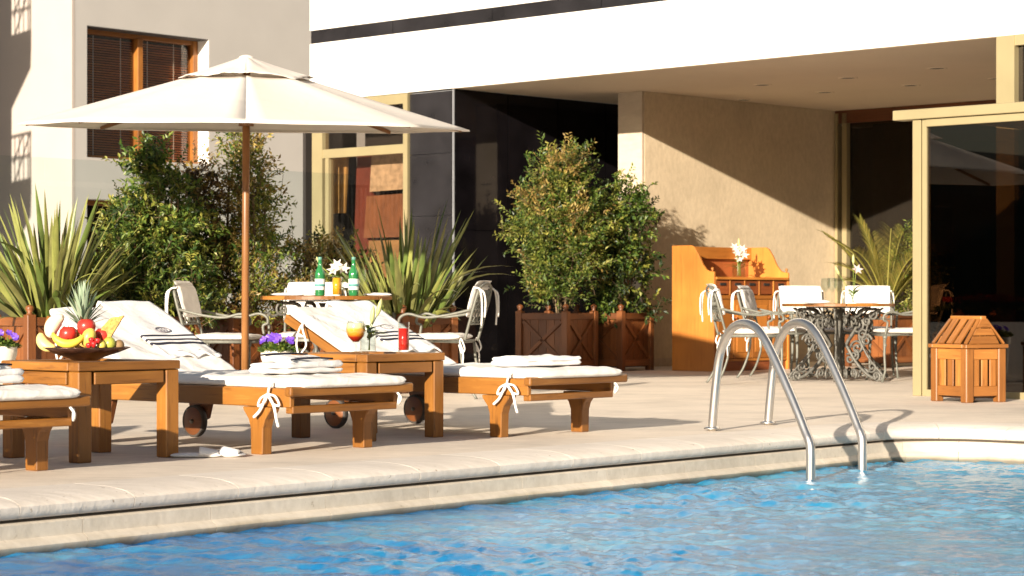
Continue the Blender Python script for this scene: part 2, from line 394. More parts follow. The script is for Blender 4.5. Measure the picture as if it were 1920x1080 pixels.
# water
m, nt, p = newmat('pool_water'); co = coords(nt)
mp = N(nt,'ShaderNodeMapping'); mp.inputs['Scale'].default_value = (.8,1.5,1); L(nt, co, mp.inputs[0])
n1 = N(nt,'ShaderNodeTexNoise', Scale=1.6, Detail=7.0, Roughness=.65, Distortion=.8); L(nt, mp.outputs[0], n1.inputs['Vector'])
r1 = ramp(nt, n1.outputs[0], [(.3,(.003,.085,.31)),(.5,(.010,.17,.42)),(.68,(.05,.29,.47))])
sx = N(nt,'ShaderNodeSeparateXYZ'); L(nt, co, sx.inputs[0])
mr = N(nt,'ShaderNodeMapRange'); mr.inputs['From Min'].default_value=-1.5; mr.inputs['From Max'].default_value=2.2; L(nt, sx.outputs[0], mr.inputs[0])
mx = N(nt,'ShaderNodeMix', data_type='RGBA', blend_type='MIX'); mx.inputs[7].default_value=(.035,.27,.42,1)
mlt = N(nt,'ShaderNodeMath', operation='MULTIPLY'); mlt.inputs[1].default_value=.6; L(nt, mr.outputs[0], mlt.inputs[0]); L(nt, mlt.outputs[0], mx.inputs[0])
L(nt, r1.outputs[0], mx.inputs[6]); L(nt, mx.outputs[2], p.inputs['Base Color'])
p.inputs['Roughness'].default_value=.14; p.inputs['IOR'].default_value=1.33
mp2 = N(nt,'ShaderNodeMapping'); mp2.inputs['Scale'].default_value = (1,1.6,1); L(nt, co, mp2.inputs[0])
n2 = N(nt,'ShaderNodeTexNoise', Scale=48.0, Detail=5.0, Roughness=.6, Distortion=.5); L(nt, mp2.outputs[0], n2.inputs['Vector'])
b = N(nt,'ShaderNodeBump', Strength=.7, Distance=.006); L(nt, n2.outputs[0], b.inputs['Height']); L(nt, b.outputs[0], p.inputs['Normal'])
M['water'] = m
xs = np.concatenate([[-60,-20,-8,-5], np.arange(-3.4,4.6,.019), [6,9,20,60]]); ys = np.concatenate([[-7,-2,2,5], np.arange(6.4,13.4,.019), [15,20]])
X, Y = np.meshgrid(xs, ys); Z = np.zeros_like(X)
for k in range(170):
    lam = .040*(14**RNG.random()); th = RNG.normal(1.0, .9); kk = 2*np.pi/lam
    amp = .0066*lam/(1+ (lam/.28)**1.6)
    Z += amp*np.sin(kk*(X*np.cos(th)+Y*np.sin(th))+RNG.random()*6.28+ .8*np.sin(X*RNG.normal(0,1.2)+Y*RNG.normal(0,1.2)))
env = .75+.45*np.sin(X*1.7+Y*.6)*np.sin(Y*1.3-X*.5+1)
edgef = ((X>-3.4)&(X<4.6)&(Y>6.4)&(Y<13.4))
Z = -.2+Z*env*edgef
ny, nx = X.shape; idx = np.arange(nx*ny).reshape(ny,nx)
Fc = np.stack([idx[:-1,:-1],idx[:-1,1:],idx[1:,1:],idx[1:,:-1]],-1).reshape(-1,4)
kind(npmesh('water', np.stack([X,Y,Z],-1).reshape(-1,3), Fc, m, smooth=True), 'structure')

# ---------------------------------------------------------------- hotel building (fascia, marble, soffit, beige wall)
hotel = thing('hotel_building', 'white hotel wing with overhanging roof edge, black marble, beige stone and dark glass', 'building', O, ROT_H)
def part(name, mat, boxes, parent=hotel, bevel=0, label=None):
    mb = MB()
    for a, b in boxes: mb.b2(a, b)
    return mb.build(name, mat, parent, bevel=bevel, label=label)
part('upper_wall', M['white_wall'], [((-2.36,0,3.04),(16,.5,3.706)), ((-2.36,0,3.862),(16,.5,7)), ((-2.36,.06,3.706),(16,.5,3.862))])
part('upper_wall', M['white_wall'], [((-2.36,.5,3.04),(-2.0,14,7))])
for k in range(-2, 9):
    a = max(-2.355, -.96+1.56*(k)); b_ = -.96+1.56*(k+1)
    if b_ > -2.3: part('stripe_panel', M['marble_front'], [((a+.004,.012,3.709),(b_-.004,.058,3.859))])
# front marble panels, rows
zs = [0,.30,.98,1.66,2.34,3.02]
for i in range(5): part('marble_panel', M['marble_front'], [((-.684,.012,zs[i]+.003),(-.004,.05,zs[i+1]-.003))])
part('joint_backing', M['joint'], [((-.686,.051,0),(-.03,.07,3.03))])
part('corner_trim', M['joint'], [((-.003,.008,0),(.006,.03,3.035))])
# black side wall along v
for i in range(9):
    part('marble_panel', M['marble'], [((-.03,.05+.82*i+.004,.003),(0,.05+.82*(i+1)-.004,1.5)), ((-.03,.05+.82*i+.004,1.506),(0,.05+.82*(i+1)-.004,3.035))])
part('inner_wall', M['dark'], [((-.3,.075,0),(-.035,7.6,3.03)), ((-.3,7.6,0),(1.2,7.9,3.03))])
part('soffit', M['soffit'], [((.0,.012,3.036),(16,9,3.3))])
# pier + beige wall
part('pier', M['beige_light'], [((.94,1.66,0),(1.29,1.70,3.035))])
part('stone_wall', M['beige'], [((.94,1.703,0),(1.294,5.30,3.035))])
part('wall_skirting', M['beige_light'], [((1.2945,1.72,0),(1.306,5.2,.09))])
# lettering on the pier: small blurred word, built as tiny raised strokes
mb = MB(); x = 1.035
for w in (.022,.012,.018,.010,.02,.016,.02,.012,.02,.014,.018): mb.b2((x,1.655,2.09),(x+w*.6,1.659,2.105)); x += w
mb.build('pier_lettering', plain('grey_lettering', (.30,.27,.22), .6), hotel)
# back glass line
part('gold_mullion', M['gold'], [((1.31,5.22,0),(1.35,5.3,3.0))]); part('gold_mullion', M['gold'], [((1.40,5.24,0),(1.47,5.33,3.0))])
part('header', M['brownwood'], [((1.30,5.24,2.88),(12,5.36,3.034))])
part('tinted_pane', M['dark_glass'], [((1.48,5.30,.06),(6.4,5.31,2.88))]); part('sill', M['gold'], [((1.48,5.27,0),(6.4,5.34,.06))])
part('room_floor', M['interior_floor'], [((.8,5.36,.003),(14,9.4,.012))])
part('room_wall', M['dark'], [((-.3,9.1,0),(14,9.4,3.03))])
mb = MB()
vs=[]; nfold=150
for i in range(nfold+1):
    u = 1.5+i*.075; v = 5.75+.05*math.sin(i*1.9)+.02*math.sin(i*.7)
    vs += [Vector((u,v,.05)), Vector((u,v,2.9))]
mb.add(vs, [(2*i,2*i+2,2*i+3,2*i+1) for i in range(nfold)], 0, None, None, True)
mb.build('curtain', M['curtain'], hotel)
# gold framed window left of the marble
part('window_frame', M['gold'], [((-2.30,-.02,0),(-2.12,.08,3.03)), ((-.76,-.02,0),(-.69,.08,3.03)), ((-2.12,-.015,2.92),(-.76,.07,3.03)), ((-2.12,-.015,2.37),(-.76,.07,2.47)), ((-2.08,-.01,0),(-2.02,.06,2.37)), ((-2.02,-.01,0),(-.76,.06,.12))], label='gold framed window beside the dark marble')
part('window_pane', M['win_glass'], [((-2.02,.03,.12),(-.76,.036,2.37)), ((-2.12,.03,2.47),(-.76,.036,2.92))])
def board(pts, v, mat):  # coloured panels standing in for reflections in the window glass
    mb = MB(); mb.prism([((x-.44 if x < -.7 else x+.1),z) for x,z in pts], .03, 0, Matrix.Translation((0,v,0))); mb.build('reflection_panel', mat, hotel)
tanb = plain('tan_reflection',(.50,.30,.10),.6,var=.2); redb = plain('red_reflection',(.13,.03,.018),.6,var=.2); brb = plain('brown_reflection',(.20,.085,.04),.6,var=.25); palb = plain('pale_reflection',(.45,.34,.22),.6,var=.3,sc=14)
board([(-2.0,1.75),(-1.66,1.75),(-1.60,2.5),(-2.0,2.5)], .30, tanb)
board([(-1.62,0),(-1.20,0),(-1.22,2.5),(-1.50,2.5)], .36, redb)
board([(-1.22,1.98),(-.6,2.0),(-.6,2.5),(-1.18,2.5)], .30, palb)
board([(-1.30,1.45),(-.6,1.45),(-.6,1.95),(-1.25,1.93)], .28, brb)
board([(-1.30,.1),(-.6,.1),(-.6,1.42),(-1.28,1.42)], .34, plain('olive_reflection',(.28,.17,.07),.7,var=.2))
part('room_wall', M['dark'], [((-2.4,.9,0),(-.3,1.0,3.03))]); part('room_wall', M['dark'], [((-2.60,.1,0),(-2.55,.9,3.03))])
part('room_floor', M['interior_floor'], [((-2.3,.1,.003),(-.3,.9,.012))])
# right: gold post and upper glazing
part('gold_post', M['gold'], [((6.84,-.06,0),(7.02,.10,3.03))])
part('gold_rail', M['gold'], [((7.02,-.05,2.94),(14,.08,3.034))])
part('tinted_pane', M['dark_glass'], [((7.02,.01,.1),(14,.02,2.94))])
mb = MB(); vs=[]
for i in range(90):
    vs += [Vector((7.1+i*.075,.7+.05*math.sin(i*1.9),.05)), Vector((7.1+i*.075,.7+.05*math.sin(i*1.9),2.95))]
mb.add(vs, [(2*i,2*i+2,2*i+3,2*i+1) for i in range(89)], 0, None, None, True); mb.build('curtain', M['curtain'], hotel)
part('room_wall', M['dark'], [((7.0,.12,0),(7.05,5.2,3.03))])

# downlights
for px, py in ((1430,159),(1590,146),(1547,173),(1708,160),(1757,128),(1870,147),(1395,187)):
    p = at(px, py, 3.036); t = thing('downlight', 'round recessed downlight in the soffit', 'ceiling light', p, 0, 'downlights in the soffit')
    t['label'] = {1430:'small round downlight in the soffit, leftmost clear one above the stone wall',1590:'small round downlight in the soffit, front one of the middle pair',1547:'small round downlight in the soffit, back one of the middle pair',1708:'small round downlight in the soffit, back one of the right pair',1757:'largest looking round downlight, near the white roof edge',1870:'round downlight in the soffit half hidden by the gold post',1395:'faint downlight close to the top of the beige stone wall'}[px]
    mb = MB(); mb.lathe([(.075,-.001),(.085,-.008),(.10,-.006),(.104,0)], 24); mb.build('trim_ring', M['soffit'], t)
    mb = MB(); mb.lathe([(.076,-.0015),(.0001,-.0015)], 24); mb.build('lamp_recess', M['dark'], t)

# ---------------------------------------------------------------- glass lounge screen on the right
sc = thing('glass_screen', 'tall tinted glass enclosure with pale gold metal frame, right of the iron table', 'glass enclosure', O+U*7.76-A*2.65, ROT_H)
def sp(name, mat, boxes, bevel=0): return part(name, mat, boxes, sc, bevel)
sp('post', M['gold'], [((-.03,-.03,0),(.045,.05,2.10))], .004); sp('post', M['gold'], [((.05,-.02,0),(.09,.04,2.10))], .003)
sp('beam', M['gold'], [((-.19,-.06,2.10),(9,.08,2.175))], .004); sp('beam', M['gold'], [((.09,-.03,2.04),(9,.03,2.097))], .003)
sp('floor_rail', M['gold'], [((.09,-.02,0),(9,.03,.05))])
sp('post', M['gold'], [((2.6,-.02,.05),(2.66,.03,2.04))])
sp('pane', M['dark_glass'], [((.09,0,.05),(2.6,.008,2.04))]); sp('pane', M['dark_glass'], [((2.66,0,.05),(9,.008,2.04))])
sp('roof', M['soffit'], [((.0,.085,2.11),(9,2.55,2.17))])
sp('side_pane', M['dark_glass'], [((.0,.06,.05),(.008,2.5,2.10))]); sp('side_rail', M['gold'], [((-.01,.06,0),(.02,2.5,.05))])

# ---------------------------------------------------------------- left apartment building
def px_t(px, P, D):   # parameter along P + D t whose pixel column is px
    k = (px-960)/F; return (k*P.y-P.x)/(D.x-k*D.y)
W0 = Vector((-.1902*30, 30, 0)); DW = Vector((.656,.755,0)); NW = Vector((.755,-.656,0))
rotW = math.atan2(DW.y, DW.x)
apt = thing('apartment_building', 'grey rendered apartment building with wooden window behind the parasol', 'building', W0, rotW)
# local x along the wall (right-away), local -y towards the viewer side
tA = px_t(135, W0, DW); tW0 = 0.0; tW1 = px_t(392, W0, DW)
def ap(name, mat, boxes, parent=apt, bevel=0, label=None): return part(name, mat, boxes, parent, bevel, label)
zt, zb = 4.43, 2.66; zl = 2.10
ap('wall', M['grey_wall'], [((tA+.045,0,-6),(tW0,.45,9)), ((tW1,0,-6),(14,.45,9)), ((tW0,0,zt),(tW1,.45,9)), ((tW0,0,zl),(tW1,.45,zb)), ((tW0,0,-6),(tW1,.45,.5))])
ap('reveal', M['white_wall'], [((tW1-.012,.002,zb+.001),(tW1-.001,.44,zt-.001))])
def window(z0, z1, xa, xb, blinds):
    fr = ap('window_frame', M['window_wood'], [((xa,.26,z0),(xa+.05,.34,z1)), ((xb-.10,.22,z0),(xb-.014,.34,z1)), ((xa+.05,.24,z1-.07),(xb-.1,.34,z1)), ((xa+.05,.24,z0),(xb-.1,.34,z0+.05)), (((xa+xb)/2-.04,.20,z0+.05),((xa+xb)/2+.05,.34,z1-.07))], bevel=.004)
    ap('pane', M['win_glass'], [((xa+.05,.29,z0+.05),((xa+xb)/2-.04,.295,z1-.07)), (((xa+xb)/2+.05,.29,z0+.05),(xb-.1,.295,z1-.07))], parent=fr)
    if blinds:
        mb = MB(); z = z0+.06
        while z < z1-.08:
            mb.box(((xa+xb)/2, .40, z), (xb-xa-.12, .042, .003), rx=R(28)); z += .034
        kind(mb.build('blind_slats', M['blind'], fr), 'stuff')
        mb = MB()
        for f in (.18,.40,.62,.84): mb.b2((xa+f*(xb-xa)-.006,.36,z0+.05),(xa+f*(xb-xa)+.006,.364,z1-.07))
        mb.build('blind_tapes', M['white_paint'], fr)
    return fr
window(zb, zt, tW0, tW1, True)
window(.5, zl, tW0, tW1, False)
ap('room_wall', M['dark'], [((tW0-.1,.62,.3),(tW1+.1,.7,zt+.1)), ((tW0-.12,.46,.3),(tW0-.06,.62,zt+.1)), ((tW1+.06,.46,.3),(tW1+.1,.62,zt+.1)), ((tW0-.1,.46,zb-.3),(tW1+.1,.62,zb-.25))])
ap('shade_lining', plain('window_shadow_paint', (.05,.045,.045), .7), [((tW0+.001,.004,zb+.001),(tW0+.012,.25,zt-.001)), ((tW0+.012,.004,zt-.012),(tW1-.013,.25,zt-.001))])  # shade of the recess put into a dark colour, left and top
# sunlit end wall (faces the sun)
PA = W0+DW*tA
endw = thing('apartment_end_wall', 'pale sunlit end wall of the apartment block at the left edge', 'wall', PA, ROT_H)
mb = MB(); mb.b2((-14,.0,-6),(.0,.045,9)); mb.build('wall', M['pink_wall'], endw)

# building off to the left, nearer than the end wall; its edge and balconies throw the shadow on the pale wall
sd = Vector((.4225,.9063,0)); sw = Vector((.9063,-.4225,0)); ke = math.tan(SUN_EL)
KOFF = 5.0

tt = px_t(27, PA, -U); edgeP = PA-U*tt
corner = edgeP - sd*KOFF; up = KOFF*ke
nb = thing('balcony_block', 'neighbouring block with stacked balconies left of the terrace', 'building', corner, math.atan2(sw.y, sw.x))
def nbp(name, boxes, mat=None): return part(name, mat or M['grey_wall'], boxes, nb)
nbp('wall', [((-9,-5,-6),(0,0,14))])
bw = .45
for zz in (-1.02, .93+.0, 2.95+.0):
    z0 = 2.20+up+(zz-.93)*1.0
    mb = MB(); mb.b2((0.001,-1.4,z0),(bw,-.15,z0+.22)); mb.prism([(0.001,z0-.5),(0.001,z0-.002),(bw*.98,z0-.002)], 1.2, 0, Matrix.Translation((0,-1.38,0)))
    mb.build('balcony_slab', M['grey_wall'], nb)
    mb = MB(); zr = z0+.22
    mb.b2((.0,-.19,zr+.60),(bw,-.16,zr+.64)); mb.b2((.0,-1.37,zr+.60),(bw,-1.34,zr+.64)); mb.b2((bw-.03,-1.34,zr+.60),(bw,-.19,zr+.64))
    for i in range(4): mb.b2((.06+i*.1,-.185,zr),(.085+i*.1,-.165,zr+.6))
    mb.beam((.08,-.175,zr),(bw-.04,-.175,zr+.6),.03,.03); mb.beam((.04,-.175,zr+.25),(bw-.2,-.175,zr+.6),.03,.03)
    for i in range(16): mb.b2((bw-.03,-1.3+i*.07,zr),(bw-.005,-1.275+i*.07,zr+.6))
    mb.build('balcony_railing', M['iron'], nb)

# ---------------------------------------------------------------- glass wind screen behind the shrubs
G0 = ad(85, 19.0, 0)
bal = thing('glass_balustrade', 'clear glass wind screen standing behind the planted shrubs', 'glass screen', G0, math.atan2(A.y, A.x))
zt2 = 1.94
for i in range(-4, 2):
    a, b = i*1.75, (i+1)*1.75
    mb = MB(); mb.b2((a+.006,0,.04),(b-.006,.012,zt2)); mb.build('glass_panel', M['screen'], bal)
mb = MB(); mb.b2((-7,-.02,0),(3.5,.03,.05)); mb.build('base_channel', M['steel'], bal)
# ---------------------------------------------------------------- soft things
def pillow(lx, ly, h, mat, name, parent, nx=40, ny=28, edge=.05, wr=.004, curve=None, seed=0, round_=8):
    rg = np.random.default_rng(seed); P = []
    xs = np.linspace(-1,1,nx+1); ys = np.linspace(-1,1,ny+1)
    xs = np.sign(xs)*(1-(1-abs(xs))**1.5); ys = np.sign(ys)*(1-(1-abs(ys))**1.5)
    Xg, Yg = np.meshgrid(xs, ys)
    prof = (np.clip(1-abs(Xg)**round_,0,1)*np.clip(1-abs(Yg)**round_,0,1))**(.42 if round_ < 20 else .30)
    w = np.zeros_like(Xg)
    for k in range(14):
        a, b_, c_ = rg.normal(0,1)*9, rg.normal(0,1)*9, rg.random()*6.28
        w += np.sin(a*Xg*lx/.7+b_*Yg*ly/.7+c_)
    w = w/3.0*wr
    kk = .03 if round_ < 20 else .012; cx = 1-kk*abs(Yg)**6; cy = 1-kk*abs(Xg)**6
    X = Xg*lx/2*cx; Y = Yg*ly/2*cy
    top = np.stack([X,Y,h*.5+h*.5*prof+w*prof],-1).reshape(-1,3); bot = np.stack([X,Y,h*.5-h*.5*prof],-1).reshape(-1,3)
    V = np.concatenate([top,bot]); n = len(top); c = nx+1
    idx = np.arange(n).reshape(ny+1,nx+1)
    q = np.stack([idx[:-1,:-1],idx[:-1,1:],idx[1:,1:],idx[1:,:-1]],-1).reshape(-1,4)
    F2 = [q, q[:,::-1]+n]
    ring = list(idx[0,:])+list(idx[1:,-1])+list(idx[-1,-2::-1])+list(idx[-2:0:-1,0])
    r = np.array(ring); r2 = np.roll(r,-1); F2.append(np.stack([r+n, r2+n, r2, r],-1))
    if curve: V = np.array([curve(*v) for v in V])
    return npmesh(name, V, np.concatenate(F2), mat, parent, smooth=True)
def sheet(name, fn, nu, nv, mats, parent=None, mi=None, thick=.006):
    V = np.array([fn(i/nu, j/nv) for j in range(nv+1) for i in range(nu+1)])
    idx = np.arange(len(V)).reshape(nv+1,nu+1)
    q = np.stack([idx[:-1,:-1],idx[:-1,1:],idx[1:,1:],idx[1:,:-1]],-1).reshape(-1,4)
    m_ = None
    if mi: m_ = [mi((i+.5)/nu, (j+.5)/nv) for j in range(nv) for i in range(nu)]
    o = npmesh(name, V, q, mats, parent, m_, True)
    if thick:
        s = o.modifiers.new('solid', 'SOLIDIFY'); s.thickness = thick; s.offset = 1
    return o
def rope(mb, pts, r=.006, M_=None, k=6):
    """smooth rope through points (Catmull-Rom)"""
    pts = [Vector(p) for p in pts]; P = [pts[0]*2-pts[1]]+pts+[pts[-1]*2-pts[-2]]; out = []
    for i in range(1, len(P)-2):
        for j in range(k):
            t = j/k; out.append(.5*((2*P[i])+(P[i+1]-P[i-1])*t+(2*P[i-1]-5*P[i]+4*P[i+1]-P[i+2])*t*t+(3*P[i]-P[i-1]-3*P[i+1]+P[i+2])*t**3))
    out.append(pts[-1]); mb.tube(out, r, 6, 0, M_); return out

# ---------------------------------------------------------------- sun loungers
FB = Vector((-.743,.669,0)); FA = Vector((.669,.743,0)); RL = math.atan2(FB.y, FB.x)
TH = R(25.5); HX, HZ, BLN, LW = .95, .315, .74, .70
def make_lounger(loc, label):
    t = thing('sun_lounger', label, 'sun lounger', loc, RL, 'wooden sun loungers beside the pool')
    for y in (-.012, -LW+.012):
        mb = MB(); mb.box((.70, y, .268), (1.84, .028, .088)); mb.build('side_rail', M['teak'], t, bevel=.004)
    # foot end: round ended bar, lower bar
    mb = MB(); mb.box((-.255, -LW/2, .300), (.05, LW+.10, .045)); mb.build('foot_bar', M['teak'], t, bevel=.010, seg=2)
    mb = MB(); mb.box((-.20, -LW/2, .213), (.05, LW-.02, .035)); mb.build('cross_bar', M['teak'], t, bevel=.004)
    mb = MB(); mb.box((1.64, -LW/2, .268), (.03, LW-.03, .08)); mb.build('cross_bar', M['teak'], t, bevel=.004)
    # legs with bracket shoulders
    for y in (-.05, -LW+.012-.02):
        mb = MB(); pr = [(-.038,0),(.042,0),(.045,.125),(.060,.165),(.095,.205),(.10,.222),(-.095,.222),(-.09,.205),(-.055,.165),(-.041,.125)]
        mb.prism(pr, .062, 0, Matrix.Translation((0,y,0))); mb.build('leg', M['teak'], t, bevel=.004)
    # wheels and their supports
    for y, s in ((-.03,1), (-LW+.03,-1)):
        mb = MB(); mb.prism([(1.19,.10),(1.27,.07),(1.31,.10),(1.34,.222),(1.15,.222)], .035, 0, Matrix.Translation((0,y-.05,0))); mb.build('wheel_bracket', M['teak_dark'], t, bevel=.003)
        Mw = Matrix.Translation((1.25, y+.008, .085)) @ Matrix.Rotation(R(90),4,'X')
        mb = MB(); mb.lathe([(.0001,-.018),(.070,-.018),(.074,-.014),(.074,.014),(.070,.018),(.0001,.018)], 28, 0, Mw); w = mb.build('wheel', M['teak_dark'], t)
        mb = MB(); mb.lathe([(.073,-.016),(.083,-.016),(.086,-.008),(.086,.008),(.083,.016),(.073,.016)], 28, 0, Mw); mb.build('tyre', M['tyre'], w)
        mb = MB(); mb.ball((1.25,y+.03,.085), .012); mb.build('axle_cap', M['iron'], w)
    # seat slats
    for i in range(11):
        mb = MB(); mb.box((-.16+i*.105, -LW/2, .299), (.07, LW-.055, .016)); mb.build('slat', M['teak_dark'], t)
    # backrest frame
    Mb = Matrix.Translation((HX,0,HZ-.01)) @ Matrix.Rotation(-TH,4,'Y')
    for y in (-.035, -LW+.035):
        mb = MB(); mb.box((BLN/2+.02, y, -.028), (BLN+.06, .032, .05), 0, Mb); mb.build('backrest_rail', M['teak'], t, bevel=.003)
    for i in range(7):
        mb = MB(); mb.box((.07+i*.105, -LW/2, -.010), (.07, LW-.08, .014), 0, Mb); mb.build('slat', M['teak_dark'], t)
    mb = MB(); mb.beam((HX+.45,-.10,HZ+.17),(1.55,-.10,.25),.022,.03); mb.beam((HX+.45,-LW+.10,HZ+.17),(1.55,-LW+.10,.25),.022,.03); mb.build('prop_strut', M['teak_dark'], t)
    # cushions
    c = pillow(1.24, LW-.02, .052, M['white_fab'], 'seat_cushion', t, curve=lambda x,y,z:(x+HX/2-.155, y-LW/2, z+.310), seed=int(loc[0]*100)%97, round_=26)
    def cb(x,y,z):
        p = Mb @ Vector((x+BLN/2+.012, y-LW/2, z+.001)); return p[:]
    pillow(BLN+.06, LW-.02, .058, M['white_fab'], 'back_cushion', t, curve=cb, seed=3+int(loc[0]*100)%97, round_=26)
    # ties
    for (x,y,s) in ((-.10,.008,1),(-.262,-LW+.06,-1)):
        mb = MB()
        rope(mb, [(x,y-.02,.345),(x,y+.012,.32),(x+.01,y+.014,.285)])
        if s > 0:
            rope(mb, [(x+.01,y+.016,.285),(x+.055,y+.02,.262),(x+.07,y+.02,.228),(x+.03,y+.018,.245),(x+.01,y+.016,.282)])
            rope(mb, [(x+.01,y+.016,.285),(x-.05,y+.022,.275),(x-.075,y+.02,.235),(x-.03,y+.02,.243),(x+.01,y+.016,.282)])
            rope(mb, [(x+.01,y+.018,.285),(x-.04,y+.024,.235),(x-.06,y+.024,.17),(x-.075,y+.026,.135)], .0075)
            rope(mb, [(x+.01,y+.018,.285),(x+.05,y+.026,.21),(x+.09,y+.03,.175)], .0075)
        else:
            rope(mb, [(x,y,.29),(x-.02,y-.02,.25),(x+.03,y-.05,.22),(x+.0,y-.03,.27)])
        mb.build('cushion_tie', M['cord'], t)
    mb = MB(); pt = Mb @ Vector((.62,.0,.02)); rope(mb, [pt, pt+Vector((.0,.03,-.04)), pt+Vector((.02,.03,-.12)), pt+Vector((-.01,.035,-.2))]); rope(mb,[pt, pt+Vector((-.03,.03,-.03)), pt+Vector((-.06,.03,-.12)), pt+Vector((-.03,.04,-.17))]); mb.build('cushion_tie', M['cord'], t)
    return t
L1 = Vector((-1.184,10.44,0)); L2 = Vector((-.079,11.76,0)); L0 = Vector((-2.46,8.94,0))
make_lounger(L1, 'left of the two fully visible wooden sun loungers, right behind the fruit table')
make_lounger(L2, 'right hand sun lounger, behind the table with the drinks')
make_lounger(L0, 'sun lounger cut off by the left edge, only its foot end showing')

def lm(loc): return Matrix.Translation(loc) @ Matrix.Rotation(RL,4,'Z')
def draped_towel(loc, y0, y1, label, seed):
    T = lm(loc); Mb = T @ Matrix.Translation((HX,0,HZ-.01)) @ Matrix.Rotation(-TH,4,'Y'); rg = random.Random(seed)
    ph = [rg.random()*6 for _ in range(6)]; low = .14
    def fn(u, v):        # u across, v from behind the top down to the seat
        s = BLN+.055-v*1.0*(BLN+.055-low) if v > .10 else BLN+.055
        s = BLN+.058-(max(0,v-.10)/.90)*(BLN+.05-low)
        z = .066+.004*math.sin(9*u+ph[0])*math.sin(6*v+ph[1])+.006*max(0,v-.7)/.3*math.sin(14*u+ph[2])
        if v > .955: z += .006*math.sin(21*u+ph[3])
        if v < .10: s = BLN+.062+.004*math.sin(5*u); z = .066-(.10-v)/.10*.11
        y = y0+(y1-y0)*u+.006*math.sin(7*v+ph[4])+(v*.02)*(1-2*u)*-.5
        # loose hem near the seat
        if v > .93: s += .010*math.sin(16*u+ph[5])
        return (Mb @ Vector((s, y, z)))[:]
    def mi(u, v): return 1 if any(abs(v-c) < .015 for c in (.68,.74,.80)) else 0
    o = sheet('draped_towel', fn, 26, 110, [M['towel'], M['stripe']], None, mi, .010)
    tag(o, label, 'towel', 'striped towels draped over the loungers')
    # embroidered oval
    s = BLN*.60; ym = (y0+y1)/2; em = MB(); pts = []
    for i in range(25):
        a = 2*math.pi*i/24; pts.append(Mb @ Vector((s+.028*math.sin(a), ym+.045*math.cos(a), .0785)))
    em.tube(pts, .0032, 5, caps=False)
    for q in range(3): em.tube([Mb @ Vector((s-.012+.024*f, ym-.018+.018*q, .0785)) for f in (0,.5,1)], .0024, 4)
    e = em.build('embroidered_crest', M['emblem']); e.parent = o
draped_towel(L1, -.67, -.33, 'white towel with three navy stripes draped over the backrest behind the fruit bowl', 1)
draped_towel(L2, -.66, -.32, 'white towel with navy stripes draped over the backrest behind the red drink', 5)
def folded_towel(loc, x, y, sx, sy, h, rz, label, stripes, seed):
    T = lm(loc) @ Matrix.Translation((x,y,.372)) @ Matrix.Rotation(rz,4,'Z')
    t = thing('folded_towel', label, 'towel', T.translation, RL+rz, 'folded white towels')
    n = 2 if h < .07 else 3
    for i in range(n):
        k = 1-.015*i
        pillow(sx*k, sy*k, h/n*1.08, M['towel'], 'fold', t, 20, 16, wr=.005, seed=seed+i, curve=lambda a,b,c,i=i:(a+.004*math.sin(i*3),b+.004*math.cos(i*2),c+i*h/n), round_=24)
    if stripes:
        def top(a,b): return h+.012
        pts = lambda xx: [(xx+.01*math.sin(j*.8), -sy*.42+sy*.84*j/10, h+.004+.010*math.sin(j/10*math.pi)) for j in range(11)]
        pillow(sx*.55, sy*.8, .03, M['towel'], 'loose_fold', t, 16, 12, wr=.004, seed=seed+9, curve=lambda a,b,c:(a-.02,b,c+h-.002+.01*math.sin(a*18)), round_=5)
        for xx in (-.10,-.07,.06,.09):
            mb = MB(); mb.tube([(xx+.012*math.sin(j*.9), -sy*.36+sy*.72*j/10, h+.027+.006*math.sin(j/10*math.pi)+.01*math.sin((xx)*18)) for j in range(11)], .0045, 5); mb.build('stripe', M['stripe'], t)
    return t
folded_towel(L1, .13, -.36, .25, .42, .048, .12, 'loosely folded towel with navy stripes on the left lounger seat', True, 11)
folded_towel(L2, .03, -.35, .27, .44, .045, -.03, 'neatly folded plain white towel on the right lounger seat', False, 21)
folded_towel(L0, .10, -.42, .26, .36, .06, .1, 'white towel stack at the left picture edge on the cropped lounger', True, 31)

# ---------------------------------------------------------------- low side tables
RT = math.atan2(FA.y, FA.x)
def side_table(c, label):
    t = thing('side_table', label, 'side table', c, RT, 'low square wooden tables'); s = .29; ht = .447
    for sx in (-1,1):
        for sy in (-1,1):
            mb = MB(); mb.box((sx*(s-.043), sy*(s-.043), .202), (.075,.075,.404)); mb.build('leg', M['teak'], t, bevel=.005)
    for sg in (-1,1):
        mb = MB(); mb.box((sg*(s-.018), 0, .372), (.026, 2*s-.19, .055)); mb.build('apron', M['teak'], t, bevel=.003)
        mb = MB(); mb.box((0, sg*(s-.018), .372), (2*s-.19, .026, .055)); mb.build('apron', M['teak'], t, bevel=.003)
    for sg in (-1,1):
        mb = MB(); mb.box((0, sg*(s-.038), ht-.022), (2*s-.004, .076, .040)); mb.build('top_rail', M['teak'], t, bevel=.004)
        mb = MB(); mb.box((sg*(s-.038), 0, ht-.0225), (.076, 2*s-.156, .039)); mb.build('top_rail', M['teak'], t, bevel=.004)
    for i in range(6):
        mb = MB(); mb.box((-s+.112+i*.0712, 0, ht-.024), (.066, 2*s-.158, .022)); mb.build('plank', M['teak'], t, bevel=.002)
    mb = MB(); mb.box((0,0,.392), (2*s-.11,2*s-.11,.012)); mb.build('under_top', M['teak_dark'], t)
    return t
T1 = Vector((-1.93,10.24,0)); T2 = Vector((-.76,11.76,0))
side_table(T1, 'low square wooden table holding the fruit bowl'); side_table(T2, 'low square wooden table holding the cocktail and red drink')

